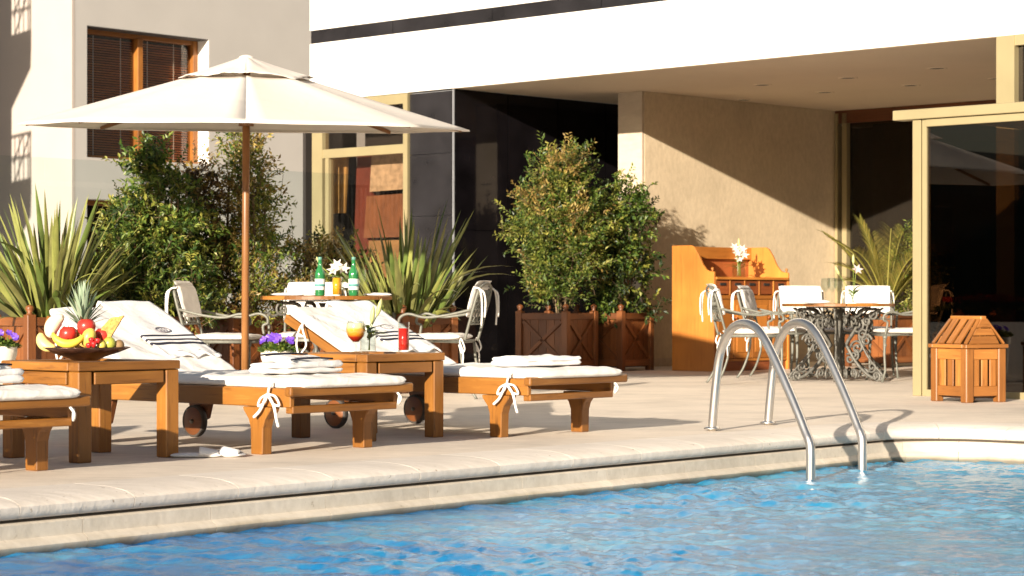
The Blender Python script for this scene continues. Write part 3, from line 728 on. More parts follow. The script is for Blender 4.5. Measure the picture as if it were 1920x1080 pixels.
# ---------------------------------------------------------------- fruit bowl and fruit
ZT = .4475
FBc = Vector((-1.93,10.10,ZT))
t = thing('fruit_bowl', 'wide dark metal bowl with crimped rim holding fruit', 'bowl', FBc)
mb = MB(); mb.lathe([(.0001,.002),(.05,.002),(.055,.012),(.09,.022),(.15,.042),(.195,.062),(.198,.058),(.15,.036),(.09,.016),(.06,.004),(.055,0),(.0001,0)][::-1], 60, 0, None, .035, 15); mb.build('bowl_body', M['bronze'], t)
M['banana'] = plain('banana_skin', (.78,.56,.06), .5, var=.12, sc=12); M['melon'] = plain('melon_flesh', (.78,.62,.22), .45, var=.1, sc=10)
M['apple'] = plain('red_apple_skin', (.42,.03,.02), .3, var=.5, sc=14); M['mango'] = plain('yellow_green_fruit', (.55,.42,.08), .4, var=.35, sc=9)
M['papaya'] = plain('pale_papaya_flesh', (.80,.66,.48), .5, var=.15, sc=12); M['lime'] = plain('green_pear_skin', (.32,.33,.05), .4, var=.25, sc=10)
M['pine'] = plain('pineapple_wedge', (.50,.27,.05), .6, var=.45, sc=60, bump=.6, bsc=90); M['berry'] = plain('strawberry', (.50,.02,.02), .3, var=.3, sc=30)
M['crown'] = leafmat('pineapple_crown', [(0,(.14,.20,.12)),(.5,(.28,.36,.24)),(1,(.42,.50,.36))], .1)
M['kiwi'] = plain('brown_kiwi', (.20,.12,.05), .7, var=.3, sc=20)
def fruit(name, cat, label, fn, grp=None):
    mb = MB(); mat = fn(mb); return tag(mb.build(name, mat), label, cat, grp)
def bp(x, y, z): return FBc+Vector((x,y,z))
def crescent(mb, c, r, th, a0, a1, tilt, rz, flat=.75):
    T = Matrix.Translation(c) @ Matrix.Rotation(rz,4,'Z') @ Matrix.Rotation(tilt,4,'X'); n = 16
    pts = [(r*math.cos(a0+(a1-a0)*i/n), 0, r*math.sin(a0+(a1-a0)*i/n)) for i in range(n+1)]
    mb.tube(pts, [max(.004, th*math.sin(math.pi*(i+.4)/(n+.8))**.5) for i in range(n+1)], 10, 0, T)
def f(mb): crescent(mb, bp(-.05,-.12,.145), .072, .020, R(195), R(335), R(-20), R(8)); return M['banana']
fruit('banana', 'banana', 'curved yellow banana lying at the front of the fruit bowl', f)
def f(mb): crescent(mb, bp(-.135,-.06,.115), .055, .027, R(170), R(290), R(-12), R(-10)); return M['melon']
fruit('melon_wedge', 'fruit', 'pale yellow melon wedge at the left end of the bowl', f)
def f(mb): crescent(mb, bp(-.10,-.055,.15), .055, .034, R(100), R(235), R(-30), R(-35)); return M['papaya']
fruit('papaya_half', 'fruit', 'cut papaya half with pale flesh, left side of the pile', f)
def f(mb): mb.ball(bp(.035,-.10,.105), .036, sc=(.9,.9,1.25), rot=Matrix.Rotation(R(22),4,'Y')); return M['mango']
fruit('mango', 'fruit', 'yellow mango standing in the middle of the fruit pile', f)
for (x,y,z,r,l) in ((-.075,.0,.118,.042,'red apple at the left behind the papaya'),(.012,-.03,.152,.043,'topmost red apple in front of the pineapple crown'),(.085,-.02,.112,.040,'dark red apple right of the mango')):
    mb = MB(); T = Matrix.Translation(bp(x,y,z)); a = thing('apple', l, 'apple', bp(x,y,z), 0, 'red apples in the fruit bowl')
    mb.lathe([(.0001,-r*.8),(r*.45,-r*.92),(r*.85,-r*.55),(r,0.05*r),(r*.9,r*.5),(r*.55,r*.82),(r*.2,r*.78),(.0001,r*.62)], 18); mb.build('apple_flesh', M['apple'], a)
    mb = MB(); mb.tube([(0,0,r*.6),(.003,0,r*1.05)], .002, 5); mb.build('stalk', M['stem'], a)
def f(mb):
    T = Matrix.Translation(bp(.10,-.055,.085)) @ Matrix.Rotation(R(-38),4,'Y')
    mb.prism([(-.018,0),(.020,0),(.036,.05),(.034,.105),(.016,.135),(-.004,.11),(-.022,.06)], .028, 0, T @ Matrix.Rotation(R(70),4,'Y') @ Matrix.Translation((0,0,-.02))) if 0 else mb.prism([(-.02,0),(.026,-.004),(.05,.04),(.098,.118),(.04,.108),(.0,.065)], .03, 0, Matrix.Translation(bp(.085,-.05,.085))); return M['pine']
fruit('pineapple_wedge', 'fruit', 'golden pineapple wedge pointing up at the right', f)
for (x,y,z,mat,l,r) in ((.125,-.08,.078,'lime','green pear shape at the right end of the bowl',.030),(.165,-.06,.070,'kiwi','small brown kiwi at the far right rim',.024),(.095,-.11,.070,'mango','small yellow plum beside the strawberries',.022)):
    mb = MB(); mb.ball((0,0,0), r, sc=(1,1,1.05)); tag(mb.build('small_fruit', M[mat], loc=bp(x,y,z)), l, 'fruit')
for i,(x,y,z) in enumerate(((.045,-.145,.072),(.068,-.15,.078),(.055,-.14,.096),(.082,-.135,.092),(-.04,-.13,.068))):
    mb = MB(); mb.lathe([(.0001,-.018),(.008,-.012),(.014,0),(.013,.008),(.0001,.012)], 10); tag(mb.build('strawberry', M['berry'], loc=bp(x,y,z)), ['red strawberry low at the front of the bowl','red strawberry touching the front right rim','upper strawberry of the little heap','rightmost strawberry of the little heap','lone strawberry under the banana'][i], 'strawberry', 'strawberries in the fruit bowl')
def lily(mb, c, d, s=.05, n=6, mi=0):
    d = Vector(d).normalized(); a = Vector((0,0,1)) if abs(d.z) < .9 else Vector((1,0,0)); u = a.cross(d).normalized(); w = d.cross(u)
    for k in range(n):
        an = 2*math.pi*k/n; r = u*math.cos(an)+w*math.sin(an); q = d.cross(r)
        b0 = Vector(c); b1 = b0+d*s*.6+r*s*.35; b2 = b0+d*s*.75+r*s*1.05
        vs = [b0, b1+q*s*.26, b2, b1-q*s*.26, b1-d*.004*1]
        mb.add(vs, [(0,4,1),(1,4,2),(2,4,3),(3,4,0)], mi)
pc = thing('pineapple', 'pineapple with a tall spiky grey green crown at the back of the bowl', 'pineapple', bp(-.02,.06,.04))
mb = MB(); mb.lathe([(.0001,-.03),(.045,-.02),(.058,.03),(.05,.08),(.03,.10),(.0001,.105)], 18); mb.build('pineapple_flesh', M['pine'], pc)
def blade(mb, b, d, ln, w, bend, mi=0, n=6, fold=.25, roll=None):
    d = Vector(d).normalized(); side = d.cross(Vector((0,0,1)))
    if side.length < .05: side = Vector((1,0,0))
    side.normalize()
    if roll is not None: side = (Matrix.Rotation(roll,3,d) @ side)
    nrm = side.cross(d).normalized(); out = Vector((d.x,d.y,0)); vs=[]; fs=[]
    if out.length > 1e-3: out.normalize()
    p = Vector(b); dr = d.copy()
    for i in range(n+1):
        f_ = i/n; ww = w*(.55+1.6*f_-2.15*f_**2.6) if f_ < 1 else 0
        ww = w*min(1,.6+1.2*f_)*(1-f_**3.2)
        vs += [p-side*ww/2+nrm*fold*ww*.5, p.copy(), p+side*ww/2+nrm*fold*ww*.5]
        dr = (dr+(out*.4-Vector((0,0,1)))*bend/n).normalized(); p = p+dr*ln/n
    for i in range(n): fs += [(3*i,3*i+1,3*i+4,3*i+3),(3*i+1,3*i+2,3*i+5,3*i+4)]
    mb.add(vs, fs, mi, None, None, True)
mb = MB(); rg = random.Random(4)
for i in range(46):
    a = i*2.4; e = .25+.75*(i/46); q = rg.random()
    blade(mb, (.02*math.cos(a)*(1-e),.02*math.sin(a)*(1-e),.10+.04*e), (math.cos(a)*(1.1-e),math.sin(a)*(1.1-e),.35+e), .085+.10*e+.03*q, .018, .5*(1-e), 0, 5)
mb.build('pineapple_crown', M['crown'], pc)

# ---------------------------------------------------------------- drinks on the second table
Mred = plain('red_juice', (.62,.02,.012), .15, var=.05); Mor = plain('orange_juice', (.80,.36,.02), .2, var=.04)
Mcl = plain('clear_glass_rim', (.75,.78,.76), .1)
def gl(mb, prof, n=24, M_=None): mb.lathe(prof, n, 0, M_)
p = ad(757, 11.62, ZT)
t = thing('juice_glass', 'tall straight glass of bright red juice near the table edge', 'drink', p)
mb = MB(); gl(mb, [(.0001,.0),(.026,.0),(.028,.008),(.030,.16),(.0285,.16),(.0265,.014),(.0001,.014)]); mb.build('glass', M['glass'], t)
mb = MB(); gl(mb, [(.0001,.015),(.026,.015),(.0278,.128),(.0001,.128)]); mb.build('juice', Mred, t)
p = ad(667, 11.60, ZT)
t = thing('cocktail_glass', 'round stemmed glass with layered amber and red cocktail', 'drink', p)
mb = MB(); gl(mb, [(.0001,0),(.034,.001),(.034,.003),(.006,.008),(.005,.045),(.016,.055),(.042,.085),(.052,.115),(.046,.15),(.040,.165),(.039,.165),(.045,.15),(.051,.115),(.041,.087),(.0001,.055)]); mb.build('glass', M['glass'], t)
m, nt, pb = newmat('layered_cocktail'); tc = N(nt,'ShaderNodeTexCoord'); sz = N(nt,'ShaderNodeSeparateXYZ'); L(nt,tc.outputs['Object'],sz.inputs[0]); mr = N(nt,'ShaderNodeMapRange'); mr.inputs['From Min'].default_value=.055; mr.inputs['From Max'].default_value=.155; L(nt,sz.outputs[2],mr.inputs[0])
rr = ramp(nt, mr.outputs[0], [(0,(.22,.01,.005)),(.28,(.35,.02,.008)),(.38,(.70,.24,.02)),(.68,(.80,.38,.05)),(.78,(.75,.62,.30)),(1,(.80,.70,.42))]); L(nt, rr.outputs[0], pb.inputs['Base Color']); pb.inputs['Roughness'].default_value=.12
mb = MB(); gl(mb, [(.0001,.057),(.014,.058),(.0405,.086),(.0500,.115),(.0445,.148),(.0425,.156),(.0001,.156)]); mb.build('cocktail', m, t)
M['petal'] = leafmat('white_petals', [(0,(.70,.62,.50)),(1,(.82,.78,.74))], .3); M['pinkpetal'] = leafmat('pink_petals', [(0,(.72,.52,.48)),(1,(.82,.68,.64))], .3)
M['green'] = leafmat('lily_leaves', [(0,(.10,.17,.03)),(.6,(.25,.33,.05)),(1,(.40,.44,.09))], .25)
M['bud'] = leafmat('lily_bud', [(0,(.45,.50,.15)),(1,(.66,.64,.32))], .2)
def vase_of_lilies(c, label, hv, rv, blooms, seed, buds=(), leaves=9, ls=.13, petal='petal'):
    t = thing('lily_vase', label, 'vase', c); rg = random.Random(seed)
    mb = MB(); gl(mb, [(.0001,0),(rv*.9,0),(rv,.01),(rv,hv*.9),(rv*1.04,hv),(rv*1.0,hv),(rv*.95,hv*.9),(rv*.95,.012),(.0001,.012)]); mb.build('vase_glass', M['glass'], t)
    mb = MB()
    for (x,y,z) in list(blooms)+list(buds): mb.tube([(rg.uniform(-.3,.3)*rv,rg.uniform(-.3,.3)*rv,.012),(x*.3,y*.3,hv),(x,y,z)], .0028, 5)
    mb.build('stems', M['green'], t)
    mb = MB()
    for i in range(leaves):
        a = rg.random()*6.28; blade(mb, (0,0,hv*(.5+.5*rg.random())), (math.cos(a)*.8,math.sin(a)*.8,.7), ls*(.7+.6*rg.random()), .022, .9, 0, 5)
    mb.build('leaves', M['green'], t)
    for (x,y,z) in blooms:
        mb = MB(); lily(mb, (x,y,z-.02), (x*3+rg.uniform(-.3,.3),-1,.6), .055); mb.build('bloom', M[petal], t)
    for (x,y,z) in buds:
        mb = MB(); d = Vector((x,y,z)).normalized(); mb.tube([Vector((x,y,z))-d*.01,Vector((x,y,z))+d*.02,Vector((x,y,z))+d*.06,Vector((x,y,z))+d*.085],[.004,.013,.011,.002],8); mb.build('bud', M['bud'], t)
    return t
vase_of_lilies(ad(690, 11.72, ZT), 'glass vase with green lily leaves between the two drinks', .13, .042, [], 5, buds=[(.05,0,.20),(.02,-.01,.16)], leaves=14, ls=.14)

# slippers
t = thing('slippers', 'pair of white towelling slippers lying beside the fruit table leg', 'slippers', at(388, 857), R(-4))
for i,(x,y,rz,dz) in enumerate(((-.045,-.02,R(8),0),(.055,.03,R(-14),.0))):
    def cv(a,b,c): return (a,b*(1-.25*abs(a/.13)**2*(a<0)),c*.6)
    s = pillow(.235,.088,.022, M['towel'],'sole', t, 20,12, wr=0, round_=2.6, seed=i); s.location=(x,y,dz); s.rotation_euler=(0,0,rz)
    def fn(u,v):
        a = math.pi*(u); xx = .015+v*.088; w_ = .045*(1-.35*v**2.5); return (xx, w_*math.cos(a), .012+(.033-.014*v**1.5)*math.sin(a)*(1-.2*v)*(1 if v<.97 else .7))
    q = sheet('strap', fn, 14, 8, M['towel'], t, None, .004); q.location=(x,y,dz); q.rotation_euler=(0,0,rz)

# ---------------------------------------------------------------- parasol
t = thing('parasol', 'large cream canvas parasol on a wooden pole above the loungers', 'parasol', ad(459, 16.3, 0), 0)
t.rotation_euler = (R(3.2), R(.3), R(6.7))
mb = MB(); mb.tube([(0,0,.05),(0,0,1.2),(0,0,2.40)], .027, 16); mb.build('pole', M['umb_wood'], t)
mb = MB(); mb.lathe([(.0001,0),(.26,0),(.27,.02),(.26,.06),(.06,.075),(.055,.16),(.04,.17),(.0001,.17)], 32); mb.build('base', M['iron_dark'], t)
Rm, Zr, Ra, Za = 1.625, 1.985, .45, 2.33
def canopy_pt(ang, f_, r0, z0, r1, z1, sag):
    k = round(ang/(math.pi/4)); d = ang-k*math.pi/4; rr = math.cos(math.pi/8)/math.cos(abs(d) if abs(d) <= math.pi/8 else math.pi/8) if False else math.cos(math.pi/8)/math.cos(((ang+0) % (math.pi/4))-math.pi/8)
    e = abs(((ang) % (math.pi/4))-math.pi/8)/(math.pi/8)    # 1 at the ribs, 0 mid panel
    r = (r0+(r1-r0)*f_)*rr; z = z0+(z1-z0)*f_-sag*(1-e*e)*math.sin(math.pi*min(1,f_*.9+.1))
    return Vector((r*math.sin(ang), -r*math.cos(ang), z))
def canopy(u, v): return canopy_pt(u*2*math.pi, v, Ra*.9, Za+.012, Rm, Zr, .022)[:]
c_ = sheet('canopy', canopy, 64, 14, M['canvas'], t, None, .004)
mb = MB(); vs=[]
for i in range(65):
    a = 2*math.pi*i/64; p0 = canopy_pt(a,1,Ra*.9,Za,Rm,Zr,.022); vs += [p0+Vector((0,0,.001)), p0*1.0+Vector((p0.x*.002,p0.y*.002,-.010-.002*math.sin(a*9)))]
mb.add(vs, [(2*i,2*i+2,2*i+3,2*i+1) for i in range(64)], 0, None, None, True); mb.build('hem', M['canvas'], t)
rg = random.Random(2)
def vent(u, v):
    a = u*2*math.pi; e = abs(((a) % (math.pi/4))-math.pi/8)/(math.pi/8); rr = math.cos(math.pi/8)/math.cos((a % (math.pi/4))-math.pi/8)
    r = (.03+.46*v)*rr; z = 2.492-.150*v**.9+ (v**2)*(.010*(1-e)+.006*math.sin(a*5+1)+.005*math.sin(a*11+2)*math.sin(a*3)+.002*math.sin(a*23+a*a)) + .010*math.sin(3*a+2)*v
    z += .018*max(0,math.cos(a-.15))**40*math.sin(math.pi*v)*1.2
    return (r*math.sin(a), -r*math.cos(a), z)
sheet('vent_cap', vent, 128, 10, M['canvas'], t, None, .004)
mb = MB(); mb.ball((0,0,2.475), .06, sc=(1,1,.5)); mb.build('top_knob', M['canvas'], t)
for k in range(8):
    a = k*math.pi/4; q = canopy_pt(a,1,Ra*.9,Za,Rm,Zr,.022); p0 = Vector((.04*math.sin(a),-.04*math.cos(a),2.33))
    mb = MB(); mb.beam(p0, q*.965+Vector((0,0,-.004)) - Vector((0,0,q.z*(-.035))), .018, .026); rb = mb.build('rib', M['umb_wood'], t)
    mid = p0.lerp(q, .5)-Vector((0,0,.02)); mb = MB(); mb.beam((.045*math.sin(a),-.045*math.cos(a),2.02), mid, .014, .02); mb.build('strut', M['umb_wood'], t)
mb = MB(); mb.lathe([(.03,1.99),(.055,1.99),(.055,2.05),(.03,2.05)], 16); mb.build('hub', M['umb_wood'], t)
mb = MB(); mb.lathe([(.03,2.30),(.05,2.30),(.05,2.35),(.03,2.35)], 16); mb.build('hub', M['umb_wood'], t)

# ---------------------------------------------------------------- pool ladder
t = thing('pool_ladder', 'pair of bent stainless steel handrails stepping down into the pool', 'pool ladder')
f1, f2 = at(1335,808), at(1440,797)
e1, e2 = at(1520,900,-.2), at(1617,884,-.2)
for fpt, e in ((f1,e1),(f2,e2)):
    fpt = Vector((fpt.x,fpt.y,0)); d = Vector((e.x-fpt.x, e.y-fpt.y, 0)); Ld = d.length; d.normalize()
    pts = []
    def q(s, z): return (fpt.x+d.x*s, fpt.y+d.y*s, z)
    pts = [q(Ld*s, z) for s, z in ((0,0),(.02,.13),(.05,.29),(.075,.39),(.11,.465),(.19,.55),(.26,.585),(.34,.597),(.42,.588),(.49,.56),(.58,.488),(.72,.335),(.86,.165),(.95,.045),(.985,.0),(1,-.05),(1,-.2),(1,-.7))]
    mb = MB(); out = rope(mb, pts, .024, None, 5); mb = MB(); mb.tube(out, .024, 18); mb.build('handrail', M['steel'], t)
    mb = MB(); mb.lathe([(.0001,.004),(.045,.004),(.045,.012),(.026,.02),(.02,.02)], 24, 0, Matrix.Translation(fpt+Vector((0,0,.006)))); mb.build('flange', M['steel'], t)
for z in (-.32,-.57):
    mb = MB(); mb.beam((e1.x,e1.y,z),(e2.x,e2.y,z),.08,.02); mb.build('tread', M['steel'], t)

# ---------------------------------------------------------------- iron chairs
def make_chair(loc, rz, label, seed=0):
    """front of the chair looks along local +x"""
    t = thing('iron_armchair', label, 'chair', loc, rz, 'cream iron armchairs with white cushions')
    W, D, ZS = .25, .22, .42
    for sx in (-1,1):
        for sy in (-1,1):
            mb = MB()
            if sx > 0: mb.tube([(sx*D,sy*W,ZS),(sx*D+.005,sy*W,.25),(sx*D,sy*(W+.01),.10),(sx*D+.03,sy*(W+.02),0)], [.016,.012,.010,.012], 8); mb.ball((sx*D,sy*W,ZS-.02),.022); mb.ball((sx*D,sy*W,ZS-.09),.017)
            else: rope(mb, [(sx*D,sy*(W-.02),ZS),(sx*D-.02,sy*(W-.02),.25),(sx*D-.07,sy*(W-.01),.10),(sx*D-.13,sy*W,0)], .011)
            mb.build('leg', M['chair_iron'], t)
    mb = MB()
    pts = [(D,-W,ZS),(D,W,ZS),(-D,W-.02,ZS),(-D,-W+.02,ZS),(D,-W,ZS)]; mb.tube(pts, .012, 8)
    for i in range(5): mb.tube([(-D+.06+i*.08,-W+.02,ZS),(-D+.06+i*.08,W-.02,ZS)], .006, 6)
    mb.build('seat_frame', M['chair_iron'], t)
    # back: hoop with lattice
    def bk(y, z): return (-D-.03-(z-ZS)*.28, y, z)
    mb = MB(); hoop = [bk(-.22,ZS),bk(-.225,.6),bk(-.22,.75),bk(-.17,.825),bk(0,.85),bk(.17,.825),bk(.22,.75),bk(.225,.6),bk(.22,ZS)]; rope(mb, hoop, .011); mb.tube([bk(-.222,.55),bk(.222,.55)],.008,6); mb.tube([bk(-.222,.66),bk(.222,.66)],.008,6)
    mb.build('back_frame', M['chair_iron'], t)
    mb = MB()
    for i in range(7):
        y = -.2+i*.0667
        mb.tube([bk(y,.66),bk(min(.2,y+.09),.80)], .006, 5); mb.tube([bk(y,.66),bk(max(-.2,y-.09),.80)], .006, 5)
    for i in range(4):
        y=-.15+i*.1; c=[bk(y+.045*math.cos(a),.605+.045*math.sin(a)) for a in np.linspace(0,6.283,13)]; mb.tube(c,.006,5,caps=False)
    mb.build('lattice', M['chair_iron'], t)
    for sy in (-1,1):
        mb = MB(); rope(mb, [bk(sy*.222,.66),(-.12,sy*.255,.615),(.04,sy*.265,.60),(.16,sy*.265,.625),(.225,sy*.262,.60),(.235,sy*.26,.555),(.20,sy*.258,.535),(.205,sy*.256,.48),(.22,sy*.25,ZS)], .011); mb.build('armrest', M['chair_iron'], t)
    pillow(.44,.47,.05, M['white_fab'],'seat_cushion', t, 20,20, curve=lambda x,y,z:(x,y,z+ZS+.010), seed=seed, round_=5)
    def cb(x,y,z):      # folded over the top of the back
        s = x+.21; zz = .62+s*.58; n = z
        if s > .36:
            k = (s-.36)/.10; return (-D-.03-(.83-ZS)*.28+.052-n*(1-.4*k)-.06*min(1,k)*1.0, y, .83+.03*math.sin(min(1,k)*math.pi)+n*.35)
        zz = .60+s*.64
        return (-D-.03-(zz-ZS)*.28+.014+n, y, zz)
    pillow(.42,.43,.045, M['white_fab'],'back_cushion', t, 26,18, curve=cb, seed=seed+5, round_=5)
    for sy in (-1,1):
        mb = MB(); b0 = Vector(bk(sy*.222,.80)); rope(mb, [b0+Vector((.03,0,.02)), b0+Vector((-.02,sy*.02,.0)), b0+Vector((-.035,sy*.03,-.12)), b0+Vector((-.03,sy*.025,-.26))], .007)
        rope(mb, [b0+Vector((-.01,sy*.01,.01)), b0+Vector((-.045,sy*.01,-.02)), b0+Vector((-.055,sy*.0,-.10)), b0+Vector((-.05,sy*.01,-.20))], .007)
        b1 = Vector((-D,sy*(W-.01),ZS)); rope(mb, [b1, b1+Vector((-.02,sy*.03,.02)), b1+Vector((-.045,sy*.03,-.05)), b1+Vector((-.02,sy*.02,-.08)), b1+Vector((-.0,sy*.02,-.02))], .006); rope(mb, [b1, b1+Vector((-.03,sy*.02,-.08)), b1+Vector((-.03,sy*.03,-.17))], .006)
        mb.build('cushion_tie', M['cord'], t)
    return t
ch = make_chair(ad(428,16.6), R(-8), 'armchair left of the drinks table, just left of the parasol pole', 1)
G = 'cream iron armchairs with white cushions'
dup(ch, ad(822,16.7), R(168), 'armchair right of the middle table, beside the black wall', G)
dup(ch, ad(575,17.4), R(-95), 'left one of the two armchairs behind the middle table', G)
dup(ch, ad(672,17.6), R(-82), 'right one of the two armchairs behind the middle table', G)
TC = ad(1572, 20.3)
dup(ch, ad(1408,19.5), R(4), 'nearest armchair left of the large iron table, behind the pool rails', G)
dup(ch, ad(1462,21.1), R(-20), 'armchair at the left back of the large iron table', G)
dup(ch, ad(1520,21.4), R(-80), 'armchair behind the large iron table, on the left', G)
dup(ch, ad(1628,21.2), R(-98), 'armchair behind the large iron table, in front of the palm', G)
dup(ch, ad(1690,20.1), R(186), 'armchair at the right of the large iron table, cut by the gold post', G)

# ---------------------------------------------------------------- round tables on iron scroll bases
def spiral(c, r0, turns, a0, sgn=1, n=26):
    return [(c[0]+r0*(1-.8*i/n)*math.cos(a0+sgn*turns*2*math.pi*i/n), c[1]+r0*(1-.8*i/n)*math.sin(a0+sgn*turns*2*math.pi*i/n)) for i in range(n+1)]
def round_table(c, rad, zt, label, arms, ornate, mat, rz=0):
    t = thing('round_table', label, 'table', c, rz, 'round wooden tables on iron bases')
    nseg = 8
    for k in range(nseg):
        a0, a1 = 2*math.pi*k/nseg+.004, 2*math.pi*(k+1)/nseg-.004
        vs=[]
        for zz in (zt-.028, zt):
            for i in range(9):
                a=a0+(a1-a0)*i/8; vs.append((rad*math.cos(a),rad*math.sin(a),zz))
            for i in range(9):
                a=a1-(a1-a0)*i/8; vs.append((rad*.84*math.cos(a),rad*.84*math.sin(a),zz))
        n=18; mb=MB(); mb.add(vs,[tuple(reversed(range(n))),tuple(range(n,2*n))]+[(i,(i+1)%n,(i+1)%n+n,i+n) for i in range(n)],0,None,[Vector((math.atan2(v[1],v[0])*rad,math.hypot(v[0],v[1]),v[2])) for v in vs])
        mb.build('rim_segment', M['teak'], t, bevel=.003)
    npl = 10
    for i in range(npl):
        y0 = -rad*.835+i*2*rad*.835/npl; y1 = y0+2*rad*.835/npl-.004; ym = max(abs(y0),abs(y1)); hx = math.sqrt(max(.0025,(rad*.836)**2-ym**2))
        mb=MB(); mb.b2((-hx,y0,zt-.024),(hx,y1,zt-.002)); mb.build('plank', M['teak'], t)
    for k in range(arms):
        T = Matrix.Rotation(2*math.pi*k/arms+.3,4,'Z')
        def V3(l): return [(x,0,z) for x,z in l]
        mb = MB()
        rope(mb, V3([(rad*.72,zt-.05),(rad*.45,zt-.07),(.20,zt-.20),(.09,zt-.36),(.10,.30),(.20,.16),(rad*.62,.06),(rad*.80,.02)]), .015, T)
        mb.tube(V3(spiral((rad*.72,zt-.10),.055,1.3,math.pi/2,-1)), .010, 6, 0, T)
        mb.tube(V3(spiral((rad*.80,.05),.045,1.3,-math.pi/2,1)), .012, 6, 0, T)
        mb.tube(V3(spiral((rad*.40,zt-.20),.075,1.5,math.pi/2,-1)), .010, 6, 0, T)
        mb.tube(V3(spiral((.20,.30),.07,1.5,math.pi,-1)), .010, 6, 0, T)
        if ornate:
            for (cx,cz,r,tn,a) in ((.30,zt-.33,.06,1.4,0),(.17,zt-.47,.055,1.4,1.5),(rad*.60,zt-.16,.045,1.4,2),(.36,.13,.05,1.4,3.8),(.26,.42,.05,1.3,.6),(.12,.20,.05,1.3,2.2),(rad*.9,.03,.03,1.2,0)):
                mb.tube(V3(spiral((cx,cz),r,tn,a,1 if cx>.2 else -1)), .010, 6, 0, T)
            rope(mb, V3([(rad*.86,zt-.045),(rad*.66,zt-.14),(.28,zt-.30),(.22,.40),(.32,.22),(rad*.95,.05)]), .009, T)
            for q in (-1,1):
                T2 = T @ Matrix.Rotation(q*.35,4,'Z')
                rope(mb, V3([(rad*.8,zt-.04),(rad*.55,zt-.12),(rad*.35,zt-.07)]), .009, T2); mb.tube(V3(spiral((rad*.45,.07),.05,1.3,-1,1)), .010, 6, 0, T2)
                mb.tube(V3(spiral((.16,.52),.05,1.3,-1,1)), .009, 6, 0, T2)
                mb.tube(V3(spiral((.24,zt-.15),.05,1.3,1,1)), .009, 6, 0, T2)
        mb.build('scroll_bracket', mat, t)
    mb = MB(); mb.lathe([(.0001,.10),(.05,.10),(.035,.14),(.028,.3),(.04,.34),(.028,.38),(.028,zt-.12),(.06,zt-.05),(.0001,zt-.05)], 16); mb.build('column', mat, t)
    mb = MB(); mb.lathe([(rad*.55,zt-.042),(rad*.57,zt-.042),(rad*.57,zt-.030),(rad*.55,zt-.030),(rad*.55,zt-.042)], 32); mb.build('top_ring', mat, t)
    return t
ZM = .757
round_table(ad(612,16.6), .488, ZM, 'round wooden table with bottles and folded napkins, behind the loungers', 4, False, M['iron'], .2)
round_table(TC, .51, .70, 'large round table on ornate iron scrollwork near the glass enclosure', 6, True, M['iron'])

# napkins, bottles, juice, lilies on the middle table
for (px,d,w,rz,l) in ((540,16.42,.24,.1,'folded white napkin at the left side of the middle table'),(578,16.7,.2,-.2,'white napkin beside the left green bottle'),(708,16.55,.20,.15,'folded white napkin at the right side of the middle table')):
    o = pillow(w,.16,.022,M['towel'],'napkin',None,16,12,wr=.004,seed=px,round_=4); o.location=ad(px,d,ZM+.001); o.rotation_euler=(0,0,rz); tag(o,l,'napkin','napkins on the middle table')
Mg = plain('green_bottle_glass',(.02,.16,.05),.08,var=.2,sc=20,coat=.5); Mlab = plain('bottle_label',(.62,.66,.62),.6,var=.15,sc=60)
for px,d,l in ((600,16.35,'green water bottle left of the orange juice'),(663,16.35,'green water bottle right of the orange juice')):
    t = thing('water_bottle', l, 'bottle', ad(px,d,ZM), 0, 'green water bottles')
    mb = MB(); mb.lathe([(.0001,0),(.033,0),(.036,.01),(.0375,.155),(.033,.18),(.019,.21),(.0145,.235),(.0145,.25),(.0145,.262)], 20); mb.build('bottle_glass', Mg, t)
    mb = MB(); mb.lathe([(.0001,.285),(.014,.285),(.0155,.28),(.0155,.262),(.0001,.262)], 14); mb.build('cap', plain('blue_green_cap',(.10,.25,.2),.4), t)
    mb = MB(); mb.lathe([(.0382,.045),(.0382,.125)], 20); mb.build('label', Mlab, t)
    mb = MB(); mb.lathe([(.0384,.07),(.0388,.07),(.0388,.088),(.0384,.088)], 20); mb.build('label_band', plain('teal_band',(.1,.3,.28),.6), t)
t = thing('juice_jug', 'straight glass of bright orange juice between the green bottles', 'drink', ad(632,16.3,ZM))
mb = MB(); gl(mb, [(.0001,0),(.034,0),(.036,.14),(.0345,.14),(.033,.01),(.0001,.01)]); mb.build('glass', M['glass'], t)
mb = MB(); gl(mb, [(.0001,.011),(.0325,.011),(.034,.132),(.0001,.132)]); mb.build('juice', Mor, t)
for px,l in ((590,'clear stemmed glass beside the left green bottle'),(678,'clear stemmed glass right of the right green bottle')):
    t = thing('wine_glass', l, 'wine glass', ad(px,16.4,ZM), 0, 'stemmed glasses on the middle table')
    mb = MB(); gl(mb, [(.0001,0),(.032,.001),(.032,.003),(.005,.008),(.0045,.08),(.018,.095),(.034,.13),(.032,.19),(.031,.19),(.033,.13),(.0001,.09)]); mb.build('glass', M['glass'], t)
vase_of_lilies(ad(634,16.75,ZM), 'vase of white lilies behind the orange juice', .14, .04, [(-.02,-.05,.20),(.04,-.04,.21),(.0,-.03,.235)], 9, buds=[(-.12,-.02,.22)], leaves=14, ls=.15)
